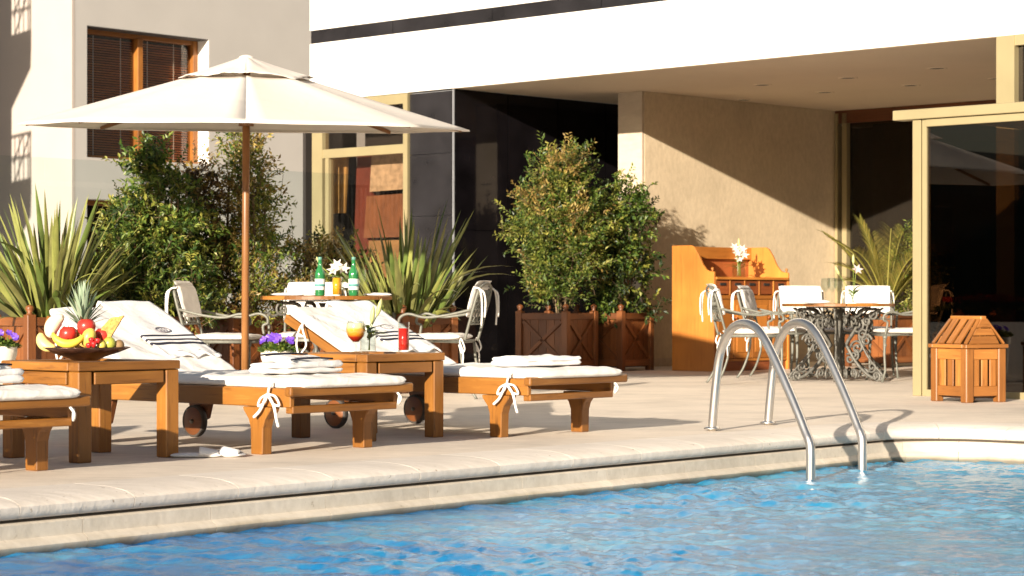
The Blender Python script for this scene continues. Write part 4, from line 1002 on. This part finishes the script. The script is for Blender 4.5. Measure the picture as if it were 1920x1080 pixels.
# on the large table
vase_of_lilies(ad(1600,20.1,.70), 'glass vase with a pink lily on the large iron table', .12, .045, [(.02,-.03,.31)], 13, buds=[(-.13,-.02,.26),(.0,0,.36)], leaves=10, ls=.2, petal='pinkpetal')
for px,d,l in ((1560,20.0,'wine glass left of the pink lily'),(1572,20.3,'wine glass closest to the lily vase'),(1548,20.3,'leftmost wine glass on the iron table')):
    t = thing('wine_glass', l, 'wine glass', ad(px,d,.70), 0, 'wine glasses on the large table')
    mb = MB(); gl(mb, [(.0001,0),(.036,.001),(.036,.003),(.005,.008),(.0045,.10),(.020,.115),(.042,.155),(.038,.23),(.037,.23),(.041,.155),(.0001,.11)]); mb.build('glass', M['glass'], t)
for px,d,rz,l in ((1530,19.9,.2,'folded napkin on the left of the iron table'),(1625,20.0,-.2,'folded napkin under the pink lily')):
    o = pillow(.22,.15,.03,M['towel'],'napkin',None,16,12,wr=.004,seed=px,round_=4); o.location=ad(px,d,.701); o.rotation_euler=(0,0,rz); tag(o,l,'napkin','napkins on the large table')

# ---------------------------------------------------------------- service cabinet (local x = along the front, y = into the cabinet)
cb_ = at(1342, 697); cab = thing('service_cabinet', 'orange wooden waiter station with drawers and curved side panels', 'cabinet', (cb_.x,cb_.y,0), math.atan2(A.y,A.x))
CL, CD, CH, CF = 1.22, .56, 1.30, .99
# local +x = A (along front, right-away); local +y = -U (back)
sprof = [(0,0),(CD,0),(CD,CH),(CD-.26,CH),(CD-.30,CH-.02),(CD-.35,CH-.09),(CD-.41,CH-.20),(CD-.46,CH-.255),(CD-.50,CH-.27),(0,CH-.275)]
Mside = lambda x: Matrix(((0,1,0,x),(1,0,0,0),(0,0,1,0),(0,0,0,1)))
for x in (-.03, CL):
    mb = MB(); mb.prism(sprof, .03, 0, Mside(x)); mb.build('side_panel', M['oak'], cab, bevel=.004)
for x in (-.015, CL+.015):
    mb = MB(); mb.lathe([(.0001,0),(.012,0),(.008,.012),(.016,.028),(.012,.042),(.0001,.048)], 12, 0, Matrix.Translation((x,.03,CH-.275))); mb.build('finial', M['oak'], cab)
def cp(name, mat, a, b, bev=.003):
    mb = MB(); mb.b2(a, b); return mb.build(name, mat, cab, bevel=bev)
cp('back_panel', M['oak_red'], (.002,CD-.03,.04),(CL-.002,CD-.005,CH-.02))
cp('top_rail', M['oak'], (.002,CD-.07,CH-.13),(CL-.002,CD-.032,CH-.005))
cp('inner_shelf', M['oak'], (.002,CD-.28,CH-.16),(CL-.002,CD-.033,CH-.135)) if 0 else None
cp('counter_top', M['oak'], (.002,-.015,.945),(CL-.002,CD-.033,.972))
cp('base_board', M['oak_red'], (.002,.03,0),(CL-.002,.05,.10)); cp('floor_board', M['oak'], (.002,.01,.10),(CL-.002,CD-.04,.125))
cp('carcass', M['oak_red'], (.004,.035,.126),(CL-.004,.05,.94))
n = 5; w = CL/n
for i in range(n):
    d_ = cp('drawer', M['oak_red'], (i*w+.012,.006,.795),((i+1)*w-.012,.034,.935))
    mb = MB(); mb.b2((i*w+w/2-.045,-.002,.885),(i*w+w/2+.045,.010,.912)); mb.build('pull_slot', M['dark'], d_)
for i in range(n+1): cp('divider', M['oak'], (max(.002,i*w-.010),.0,.785),(min(CL-.002,i*w+.010),.034,.943))
cp('mid_rail', M['oak'], (.002,.0,.745),(CL-.002,.034,.784))
for i in range(4):
    wd = CL/4; d_ = cp('door', M['oak'], (i*wd+.004,.010,.13),((i+1)*wd-.004,.034,.742))
    mb = MB(); mb.b2((i*wd+.05,.004,.19),((i+1)*wd-.05,.0098,.68)); mb.build('door_panel', M['oak'], d_, bevel=.003)
    kx = (i+1)*wd-.03 if i % 2 == 0 else i*wd+.03
    mb = MB(); mb.ball((kx,-.004,.55), .014); mb.build('knob', M['oak_red'], d_)
pv = Matrix.Translation(cab.location) @ Matrix.Rotation(cab.rotation_euler[2],4,'Z') @ Vector((.66,.22,.973))
vase_of_lilies(pv, 'vase of white flowers standing on the wooden cabinet', .15, .07, [(-.03,-.04,.26),(.03,-.03,.30),(.05,-.02,.24),(-.05,0,.32),(0,0,.20)], 17, buds=[(0,0,.33)], leaves=16, ls=.17)

# ---------------------------------------------------------------- wooden lantern shaped bin
bl = at(1812, 756); t = thing('wooden_bin', 'slatted wooden litter bin shaped like a small house with pitched lid', 'bin', (bl.x,bl.y,0), R(28))
# local: near corner at origin, right face along +x, left face along +y
BX, BY, BZ, PW = .36, .40, .385, .068
for (x,y) in ((0,0),(BX-PW,0),(0,BY-PW),(BX-PW,BY-PW)):
    mb = MB(); mb.b2((x,y,0),(x+PW,y+PW,BZ)); mb.build('post', M['bin_wood'], t, bevel=.006)
def rails(z0, z1):
    for a, b in (((PW,.012,z0),(BX-PW,.034,z1)), ((PW,BY-.034,z0),(BX-PW,BY-.012,z1)), ((.012,PW,z0),(.034,BY-PW,z1)), ((BX-.034,PW,z0),(BX-.012,BY-PW,z1))):
        mb = MB(); mb.b2(a,b); mb.build('rail', M['bin_wood'], t, bevel=.003)
rails(.045,.115); rails(.305,BZ-.002)
def slats(nn, L0_, L1_, fn):
    w_ = (L1_-L0_)/nn
    for i in range(nn):
        mb = MB(); a, b = fn(L0_+i*w_+w_*.14, L0_+(i+1)*w_-w_*.14); mb.b2(a,b); mb.build('slat', M['bin_wood'], t, bevel=.002)
slats(3, PW, BX-PW, lambda p,q:((p,.018,.115),(q,.030,.305))); slats(3, PW, BY-PW, lambda p,q:((.018,p,.115),(.030,q,.305)))
slats(3, PW, BX-PW, lambda p,q:((p,BY-.030,.115),(q,BY-.018,.305))); slats(3, PW, BY-PW, lambda p,q:((BX-.030,p,.115),(BX-.018,q,.305)))
mb = MB(); mb.b2((.05,.05,.03),(BX-.05,BY-.05,.36)); mb.build('liner', plain('dark_liner',(.07,.035,.02),.7), t)
e_ = .012; ZR = BZ+.215
def lid(name, a, b, bev=.003): mb = MB(); mb.b2(a,b); mb.build(name, M['bin_wood'], t, bevel=bev)
lid('lid_rail', (-e_,-e_,BZ+.001),(BX+e_,.035,BZ+.028)); lid('lid_rail', (-e_,BY-.035,BZ+.001),(BX+e_,BY+e_,BZ+.028))
lid('lid_rail', (-e_,.0355,BZ+.001),(.035,BY-.0355,BZ+.028)); lid('lid_rail', (BX-.035,.0355,BZ+.001),(BX+e_,BY-.0355,BZ+.028))
xm = BX/2; mb = MB(); mb.box((xm,BY/2,ZR),(.05,BY-.06,.028)); mb.build('ridge', M['bin_wood'], t, bevel=.004)
for sg in (-1,1):
    for i in range(5):
        y = .02+i*(BY-.04)/4; wd = .028 if i in (0,4) else .058
        mb = MB(); mb.beam((xm+sg*(xm+e_-.02),y,BZ+.032),(xm+sg*.03,min(max(y,.045),BY-.045),ZR-.008),wd,.014); mb.build('roof_slat', M['bin_wood'], t, bevel=.002)
for y in (.03, BY-.03):
    for z0,z1 in ((BZ+.03,BZ+.085),(BZ+.09,BZ+.14),(BZ+.145,ZR-.012)):
        f0=(z0-BZ)/.215; f1=(z1-BZ)/.215; hw0=(xm-.02)*(1-f0)+.02*f0; hw1=(xm-.02)*(1-f1)+.02*f1
        mb = MB(); mb.prism([(xm-hw0,z0),(xm+hw0,z0),(xm+hw1,z1),(xm-hw1,z1)],.014,0,Matrix.Translation((0,y-.007,0))); mb.build('gable_board', M['bin_wood'], t, bevel=.002)

# ---------------------------------------------------------------- planter boxes with crossed braces
def make_planter(loc, rz, label, s=.62, hgt=.60):
    """near corner at local origin, faces along +x and +y"""
    t = thing('planter_box', label, 'planter', loc, rz, 'wooden planter boxes with crossed braces'); pw = .07
    for (x,y) in ((0,0),(s-pw,0),(0,s-pw),(s-pw,s-pw)):
        mb = MB(); mb.b2((x,y,.0),(x+pw,y+pw,hgt+.02)); po = mb.build('post', M['planter_wood'], t, bevel=.004)
        mb = MB(); mb.lathe([(.0001,hgt+.02),(.03,hgt+.02),(.018,hgt+.035),(.034,hgt+.062),(.030,hgt+.08),(.0001,hgt+.095)], 14, 0, Matrix.Translation((x+pw/2,y+pw/2,0))); mb.build('finial', M['planter_wood'], po)
    for face in range(4):
        def P(u, dpt, z):
            return {0:(u,dpt,z),1:(dpt,u,z),2:(u,s-dpt,z),3:(s-dpt,u,z)}[face]
        for z0,z1 in ((.05,.115),(hgt-.065,hgt)):
            mb = MB(); mb.b2(P(pw,.008,z0),P(s-pw,.036,z1)); mb.build('rail', M['planter_wood'], t, bevel=.003)
        nb_ = 5; w_ = (s-2*pw)/nb_
        for i in range(nb_):
            mb = MB(); mb.b2(P(pw+i*w_+.002,.030,.115),P(pw+(i+1)*w_-.002,.042,hgt-.065)); mb.build('board', M['planter_wood'], t)
        if face < 2:
            for a,b in ((.115,hgt-.065),(hgt-.065,.115)):
                mb = MB(); mb.beam(P(pw+.01,.022 if a<.2 else .020,a+(.02 if a<.2 else -.02)),P(s-pw-.01,.022 if a<.2 else .020,b+(.02 if b<.2 else -.02)),.03,.014 if face==0 else .03, 0, (0,0,1)) if False else mb.beam(P(pw+.01,.021,a+(.015 if a<.2 else -.015)),P(s-pw-.01,.021,b+(.015 if b<.2 else -.015)),.016,.036); mb.build('brace', M['planter_wood'], t)
    mb = MB(); mb.b2((.045,.045,.04),(s-.045,s-.045,hgt-.05)); mb.build('soil', M['soil'], t)
    return t
# ---------------------------------------------------------------- planters and plants
GP = 'wooden planter boxes with crossed braces'
p0 = make_planter(ad(1063,22.5), R(57), 'planter box with crossed braces under the tall conifer shrub')
def pl(px, d, rz, label): return dup(p0, ad(px,d), R(rz), label, GP)
pl(1166,23.0,54,'planter box nearest the stone pier, under the glossy green shrub')
pl(437,18.0,47,'planter box behind the parasol pole, under the bronze tinted shrub')
pl(262,17.2,47,'planter box hidden behind the left lounger, under the dense green shrub')
pl(755,17.4,47,'planter box under the strap leaved plant beside the black marble')
pl(52,16.4,40,'planter box under the large strap leaved plant at the left edge')
pl(600,18.6,47,'planter box behind the middle table, under the low dark shrub')
pl(1668,24.3,45,'planter box under the palm beside the glass enclosure')
pl(1905,19.0,45,'planter box with red geraniums inside the glass enclosure')

def leaves_mesh(name, P, D, Nn, ln, wd, mats, parent, mi=None):
    """diamond leaves: base P, direction D, face normal-ish Nn (all (n,3)), lengths, widths"""
    D = D/np.linalg.norm(D,axis=1,keepdims=True); Sd = np.cross(D,Nn); Sd /= np.linalg.norm(Sd,axis=1,keepdims=True)+1e-9; Up = np.cross(Sd,D)
    ln = ln[:,None]; wd = wd[:,None]
    a = P; b_ = P+D*ln*.45+Sd*wd*.5+Up*wd*.18; c = P+D*ln-Up*ln*.08; d_ = P+D*ln*.45-Sd*wd*.5+Up*wd*.18
    V = np.stack([a,b_,c,d_],1).reshape(-1,3); n = len(P); i = np.arange(n)*4
    Fc = np.stack([np.stack([i,i+1,i+2],-1),np.stack([i,i+2,i+3],-1)],1).reshape(-1,3)
    if mi is not None: mi = np.repeat(mi,2)
    return npmesh(name, V, Fc, mats, parent, mi)
def shrub(label, loc, z0, z1, prof, mats, seed, ncl=70, ntw=13, nlf=10, ll=.045, lw=.02, tw=.16, twist=.6, crad=.11, weights=None, cat='shrub', name='shrub', trunks=4, tops=0, squash=1.0):
    """prof: list of (height fraction, radius)"""
    rg = np.random.default_rng(seed); t = thing(name, label, cat, loc)
    hs = np.array([p[0] for p in prof]); rs = np.array([p[1] for p in prof])
    cl = []
    for i in range(ncl):
        while True:
            h = rg.random(); r = np.interp(h, hs, rs)
            if rg.random() < r/rs.max(): break
        a = rg.random()*6.283; f_ = math.sqrt(rg.random())*.92; k = 1+.22*math.sin(3*a+seed)*math.sin(h*9+seed)+.12*rg.normal()
        cl.append((r*f_*k*math.cos(a), r*f_*k*math.sin(a)*squash, z0+(z1-z0)*h, h, f_))
    for i in range(tops):
        a = rg.random()*6.283; cl.append((rs[-1]*1.6*math.cos(a)*rg.random(), rs[-1]*1.6*math.sin(a), z1+rg.random()*.16, 1, 1))
    P=[];D=[];Nn=[];ln=[];mi=[]; stems = MB()
    nm = len(mats)
    for (cx,cy,cz,h,f_) in cl:
        w_ = np.array(weights(h,f_)); cm = rg.choice(nm, p=w_/w_.sum())
        out = np.array([cx,cy,0.0]); nrm = np.linalg.norm(out)+1e-6; out = out/nrm
        for j in range(ntw):
            b = np.array([cx,cy,cz])+rg.normal(0,1,3)*crad*np.array([1,1,.9])*.62
            d = out*(.55*min(1,nrm/.2))+np.array([0,0,.55])+rg.normal(0,1,3)*twist; d /= np.linalg.norm(d)
            L_ = tw*(.6+.7*rg.random())
            side = np.cross(d, rg.normal(0,1,3)); side /= np.linalg.norm(side)
            m_ = cm if rg.random() < .8 else rg.choice(nm)
            if j % 4 == 0 and f_ > .3: stems.tube([tuple(b-d*.05),tuple(b+d*L_*.9)], .0022, 3, caps=False)
            for q in range(nlf):
                s = (q+.5)/nlf*L_; sg = 1 if q % 2 else -1
                P.append(b+d*s); dd = d*.7+side*sg*.8+rg.normal(0,1,3)*.25; D.append(dd); Nn.append(np.array([0,0,1.0])+rg.normal(0,1,3)*.55); ln.append(ll*(.7+.6*rg.random())); mi.append(m_)
    P=np.array(P);D=np.array(D);Nn=np.array(Nn);ln=np.array(ln)
    kind(leaves_mesh('foliage', P, D, Nn, ln, ln*lw/ll, mats, t, np.array(mi)), 'stuff')
    for k in range(trunks):
        a = k*6.283/trunks+rg.random(); r0 = .04; top = cl[rg.integers(len(cl))]
        tx, ty = .5*rs.max()*math.cos(a), .5*rs.max()*math.sin(a)
        hh = z0+(z1-z0)*.75
        rope(stems, [(r0*math.cos(a),r0*math.sin(a),.5),(tx*.35,ty*.35,z0+.05),(tx*.8,ty*.8,z0+(hh-z0)*.5),(tx*.75,ty*.75,hh)], .011)
    for (cx,cy,cz,h,f_) in cl[::2]:
        stems.tube([(cx*.25,cy*.25,max(z0,cz-.30)),(cx*.7,cy*.7,cz-.12),(cx,cy,cz)], [.007,.005,.003], 4, caps=False)
    stems.build('branches', M['stem'], t)
    return t
gr = leafmat('deep_green_leaves', [(0,(.022,.055,.010)),(.35,(.055,.11,.017)),(.7,(.12,.18,.028)),(1,(.22,.27,.045))])
gy = leafmat('yellow_green_leaves', [(0,(.09,.115,.018)),(.5,(.22,.24,.038)),(1,(.40,.37,.08))])
br = leafmat('bronze_leaves', [(0,(.13,.08,.02)),(.5,(.30,.20,.05)),(1,(.50,.38,.12))])
rd = leafmat('dark_red_leaves', [(0,(.035,.03,.012)),(.5,(.09,.05,.02)),(1,(.20,.10,.04))])
dk = leafmat('dark_leaves', [(0,(.012,.028,.008)),(.6,(.03,.055,.012)),(1,(.09,.12,.02))])
con = leafmat('conifer_leaves', [(0,(.022,.045,.010)),(.4,(.06,.10,.016)),(.75,(.13,.175,.026)),(1,(.26,.27,.06))])
shrub('dense bright green shrub in a planter left of the parasol pole', ad(288,17.7), .58, 1.88, [(0,.46),(.25,.50),(.5,.47),(.75,.30),(.92,.17),(1,.08)], [gr,gy,dk], 3, 130, 13, 9, .052, .024, .13, .7, .10, lambda h,f:[.6,.25,.15])
shrub('dark red tinged shrub squeezed between the green and bronze shrubs', ad(383,18.3), .58, 1.80, [(0,.25),(.3,.27),(.7,.24),(1,.12)], [rd,dk,br], 5, 55, 12, 8, .045, .022, .13, .7, .09, lambda h,f:[.5,.3,.2])
shrub('tall airy bronze and yellow shrub directly behind the parasol pole', ad(462,18.25), .55, 2.02, [(0,.36),(.25,.38),(.5,.31),(.75,.20),(1,.10)], [gy,br,gr], 7, 92, 11, 9, .046, .020, .17, .7, .10, lambda h,f:[.4,.38+.12*h,.22-.12*h], tops=4)
shrub('low dark shrub behind the bottles on the middle table', ad(612,18.9), .50, 1.18, [(0,.38),(.5,.42),(1,.26)], [dk,gy,br], 9, 62, 12, 8, .042, .020, .13, .7, .09, lambda h,f:[.55-.2*h,.25+.1*h,.2+.1*h])
shrub('conical conifer shrub with bronze tips in front of the black wall', ad(1052,22.85), .78, 1.98, [(0,.24),(.2,.37),(.45,.43),(.7,.41),(.88,.34),(1,.20)], [con,gy,gr,br], 11, 165, 15, 11, .046, .020, .20, .6, .10, lambda h,f:[.48-.1*h,.26,.22-.14*h,.04+.14*h], tops=14, trunks=5)
shrub('glossy dark green shrub touching the stone pier', ad(1166,23.35), .60, 1.92, [(0,.30),(.3,.34),(.6,.32),(.85,.24),(1,.12)], [gr,dk,gy], 13, 90, 12, 9, .048, .026, .13, .7, .10, lambda h,f:[.55,.3,.15])
shrub('reddish young shrub twigs between pier and cabinet', ad(1232,23.6), .30, .95, [(0,.10),(.5,.14),(1,.08)], [rd,br], 15, 12, 8, 8, .05, .022, .13, .7, .07, lambda h,f:[.5,.5]) if 0 else None

# strap leaved plants
M['flax'] = [plain('strap_leaf_green', (.09,.13,.025), .45, var=.4, sc=7), plain('strap_leaf_yellow', (.22,.235,.06), .45, var=.25, sc=7), plain('strap_leaf_dull', (.15,.15,.045), .5, var=.35, sc=7)]
def flax(label, loc, z0, n, seed, lmin, lmax, spread, bias=0, rb=.24):
    rg = random.Random(seed); t = thing('strap_leaved_plant', label, 'plant', loc)
    for i in range(n):
        a = rg.random()*6.283; rr = math.sqrt(rg.random()); tl = rr*spread*(.7+.5*rg.random())
        d = Vector((math.cos(a)*math.sin(tl)+rg.gauss(0,.08), math.sin(a)*math.sin(tl)*.8+rg.gauss(0,.08), math.cos(tl)))
        ln = (lmin+(lmax-lmin)*rg.random()**1.3)*(1-.25*tl/spread)
        kink = rg.random() < .14
        mb = MB(); q = rg.random()
        blade(mb, (rb*math.cos(a)*rr,rb*math.sin(a)*rr,z0-.05), d, ln, .034+.030*rg.random(), .08+.45*tl*rg.random()+(1.3 if kink else 0), 0, 8, .35, rg.uniform(-1.1,1.1))
        me = mb.build('leaf', [M['flax'][0 if q < .42 else (1 if q < .70 else 2)], M['flax'][1]], t)
        for k, pgn in enumerate(me.data.polygons):
            if i % 3 == 0 and k % 2 == 0: pgn.material_index = 1
    return t
flax('large strap leaved plant at the left edge with long arching striped leaves', ad(95,16.8), .58, 180, 21, .65, 1.32, .74, 0, .20)
flax('yellow green strap leaved plant beside the black marble wall', ad(760,17.8), .56, 165, 22, .50, 1.22, .56, 0, .26)

# palm
M['palm'] = leafmat('palm_leaflets', [(0,(.12,.14,.03)),(.5,(.28,.26,.05)),(1,(.46,.36,.09))], .3)
t = thing('potted_palm', 'small yellow green feather palm in a planter before the dark glass', 'palm', ad(1662,24.6))
rg = random.Random(6)
fr = [(-1.0,.35,1.15,.5),(-.75,.1,1.05,.8),(-1.1,-.2,.85,.9),(-.35,.2,1.1,.35),(.05,-.2,.95,.15),(.3,.25,1.0,.4),(.75,-.1,.95,.8),(1.1,.2,.85,1.0),(-.55,-.4,.9,.9),(.45,-.5,.85,.8),(-.15,.5,1.0,.6),(.9,.5,.8,.9),(-1.2,.1,.7,1.2)]
for (dx,dy,ln,bend) in fr:
    mb = MB(); d = Vector((dx*.5,dy*.5,1.0)).normalized(); p = Vector((0,0,.58)); pts=[p.copy()]; dirs=[d.copy()]
    out = Vector((dx,dy,0)).normalized(); n = 14
    for i in range(n):
        d = (d+(out*.5-Vector((0,0,1)))*bend*1.3*(i/n)/n*1.6).normalized(); p = p+d*ln/n; pts.append(p.copy()); dirs.append(d.copy())
    mb.tube(pts, [.011*(1-.8*i/n)+.002 for i in range(n+1)], 5)
    for i in range(3*n):
        f_ = .22+.78*i/(3*n); k = f_*n; i0 = min(n-1,int(k)); pp = pts[i0].lerp(pts[i0+1], k-i0); dd = dirs[i0]; sd_ = dd.cross(Vector((0,0,1))).normalized()
        l2 = .21*math.sin(math.pi*min(1,(f_-.1)*.95))**.6+.03
        for sg in (-1,1): blade(mb, pp, dd*.75+sd_*sg*.8+Vector((0,0,.25)), l2*(.85+.3*rg.random()), .0085, .35, 0, 3, .2)
    mb.build('frond', M['palm'], t)
mb = MB(); mb.lathe([(.0001,.52),(.06,.52),(.07,.62),(.05,.72),(.02,.78)], 12); mb.build('trunk', M['stem'], t)
shrub('soft green plant low beside the gold post, right of the palm', ad(1712,24.9), .55, 1.45, [(0,.25),(.5,.3),(1,.15)], [gy,gr], 41, 40, 10, 8, .05, .014, .16, .7, .09, lambda h,f:[.6,.4])

# bedding plants
M['violet'] = leafmat('violet_petals', [(0,(.06,.02,.30)),(1,(.20,.08,.62))], .2); M['geranium'] = leafmat('geranium_petals', [(0,(.30,.02,.015)),(1,(.62,.06,.03))], .2)
def bedding(name, label, loc, z, sx, sy, petals, seed, nf=26, pot=True, cat='flowers'):
    rg = random.Random(seed); t = thing(name, label, cat, loc)
    if pot:
        mb = MB(); mb.lathe([(.0001,0),(sx*.62,0),(sx*.70,.03),(sx*.82,z*.75),(sx*.95,z*.86),(sx*.97,z),(sx*.88,z),(sx*.86,z-.03),(.0001,z-.03)], 32); mb.build('pot', M['pot'], t)
    P=[];D=[];Nn=[];ln=[]
    for i in range(420):
        a=rg.random()*6.283; r=math.sqrt(rg.random()); p=np.array([sx*r*math.cos(a),sy*r*math.sin(a),z-.02+rg.random()*.07*(1.2-r)]); P.append(p); D.append(np.array([math.cos(a)*r+rg.gauss(0,.4),math.sin(a)*r+rg.gauss(0,.4),.6+rg.random()*.5])); Nn.append(np.array([rg.gauss(0,.4),rg.gauss(0,.4),1])); ln.append(.03+.02*rg.random())
    kind(leaves_mesh('leaves', np.array(P), np.array(D), np.array(Nn), np.array(ln), np.array(ln)*.6, [gr], t), 'stuff')
    for i in range(nf):
        a=rg.random()*6.283; r=math.sqrt(rg.random())*.95; c=Vector((sx*r*math.cos(a),sy*r*math.sin(a),z+.05+.05*(1-r)+.02*rg.random())); mb=MB(); d=Vector((rg.gauss(0,.4),-1+rg.gauss(0,.3),.6)).normalized()
        u=d.cross(Vector((0,0,1))).normalized(); w=d.cross(u)
        for k in range(5):
            an=k*1.2566; rr_=u*math.cos(an)+w*math.sin(an); q=d.cross(rr_); s=.024
            mb.add([c,c+rr_*s*.7+q*s*.5,c+rr_*s*1.1+d*.004,c+rr_*s*.7-q*s*.5],[(0,1,2,3)])
        mb.build('flower', M[petals], t)
    return t
bedding('pansy_pot', 'white stone bowl of violet pansies between pole and side table', ad(522,15.2), .385, .125, .12, 'violet', 51, 24)
bedding('pansy_pot', 'violet pansies low in the shade at the far left edge', ad(4,15.8), .40, .11, .10, 'violet', 52, 10)
bedding('geraniums', 'red geraniums glowing behind the tinted glass', ad(1850,18.2), .66, .42, .2, 'geranium', 53, 60, False)
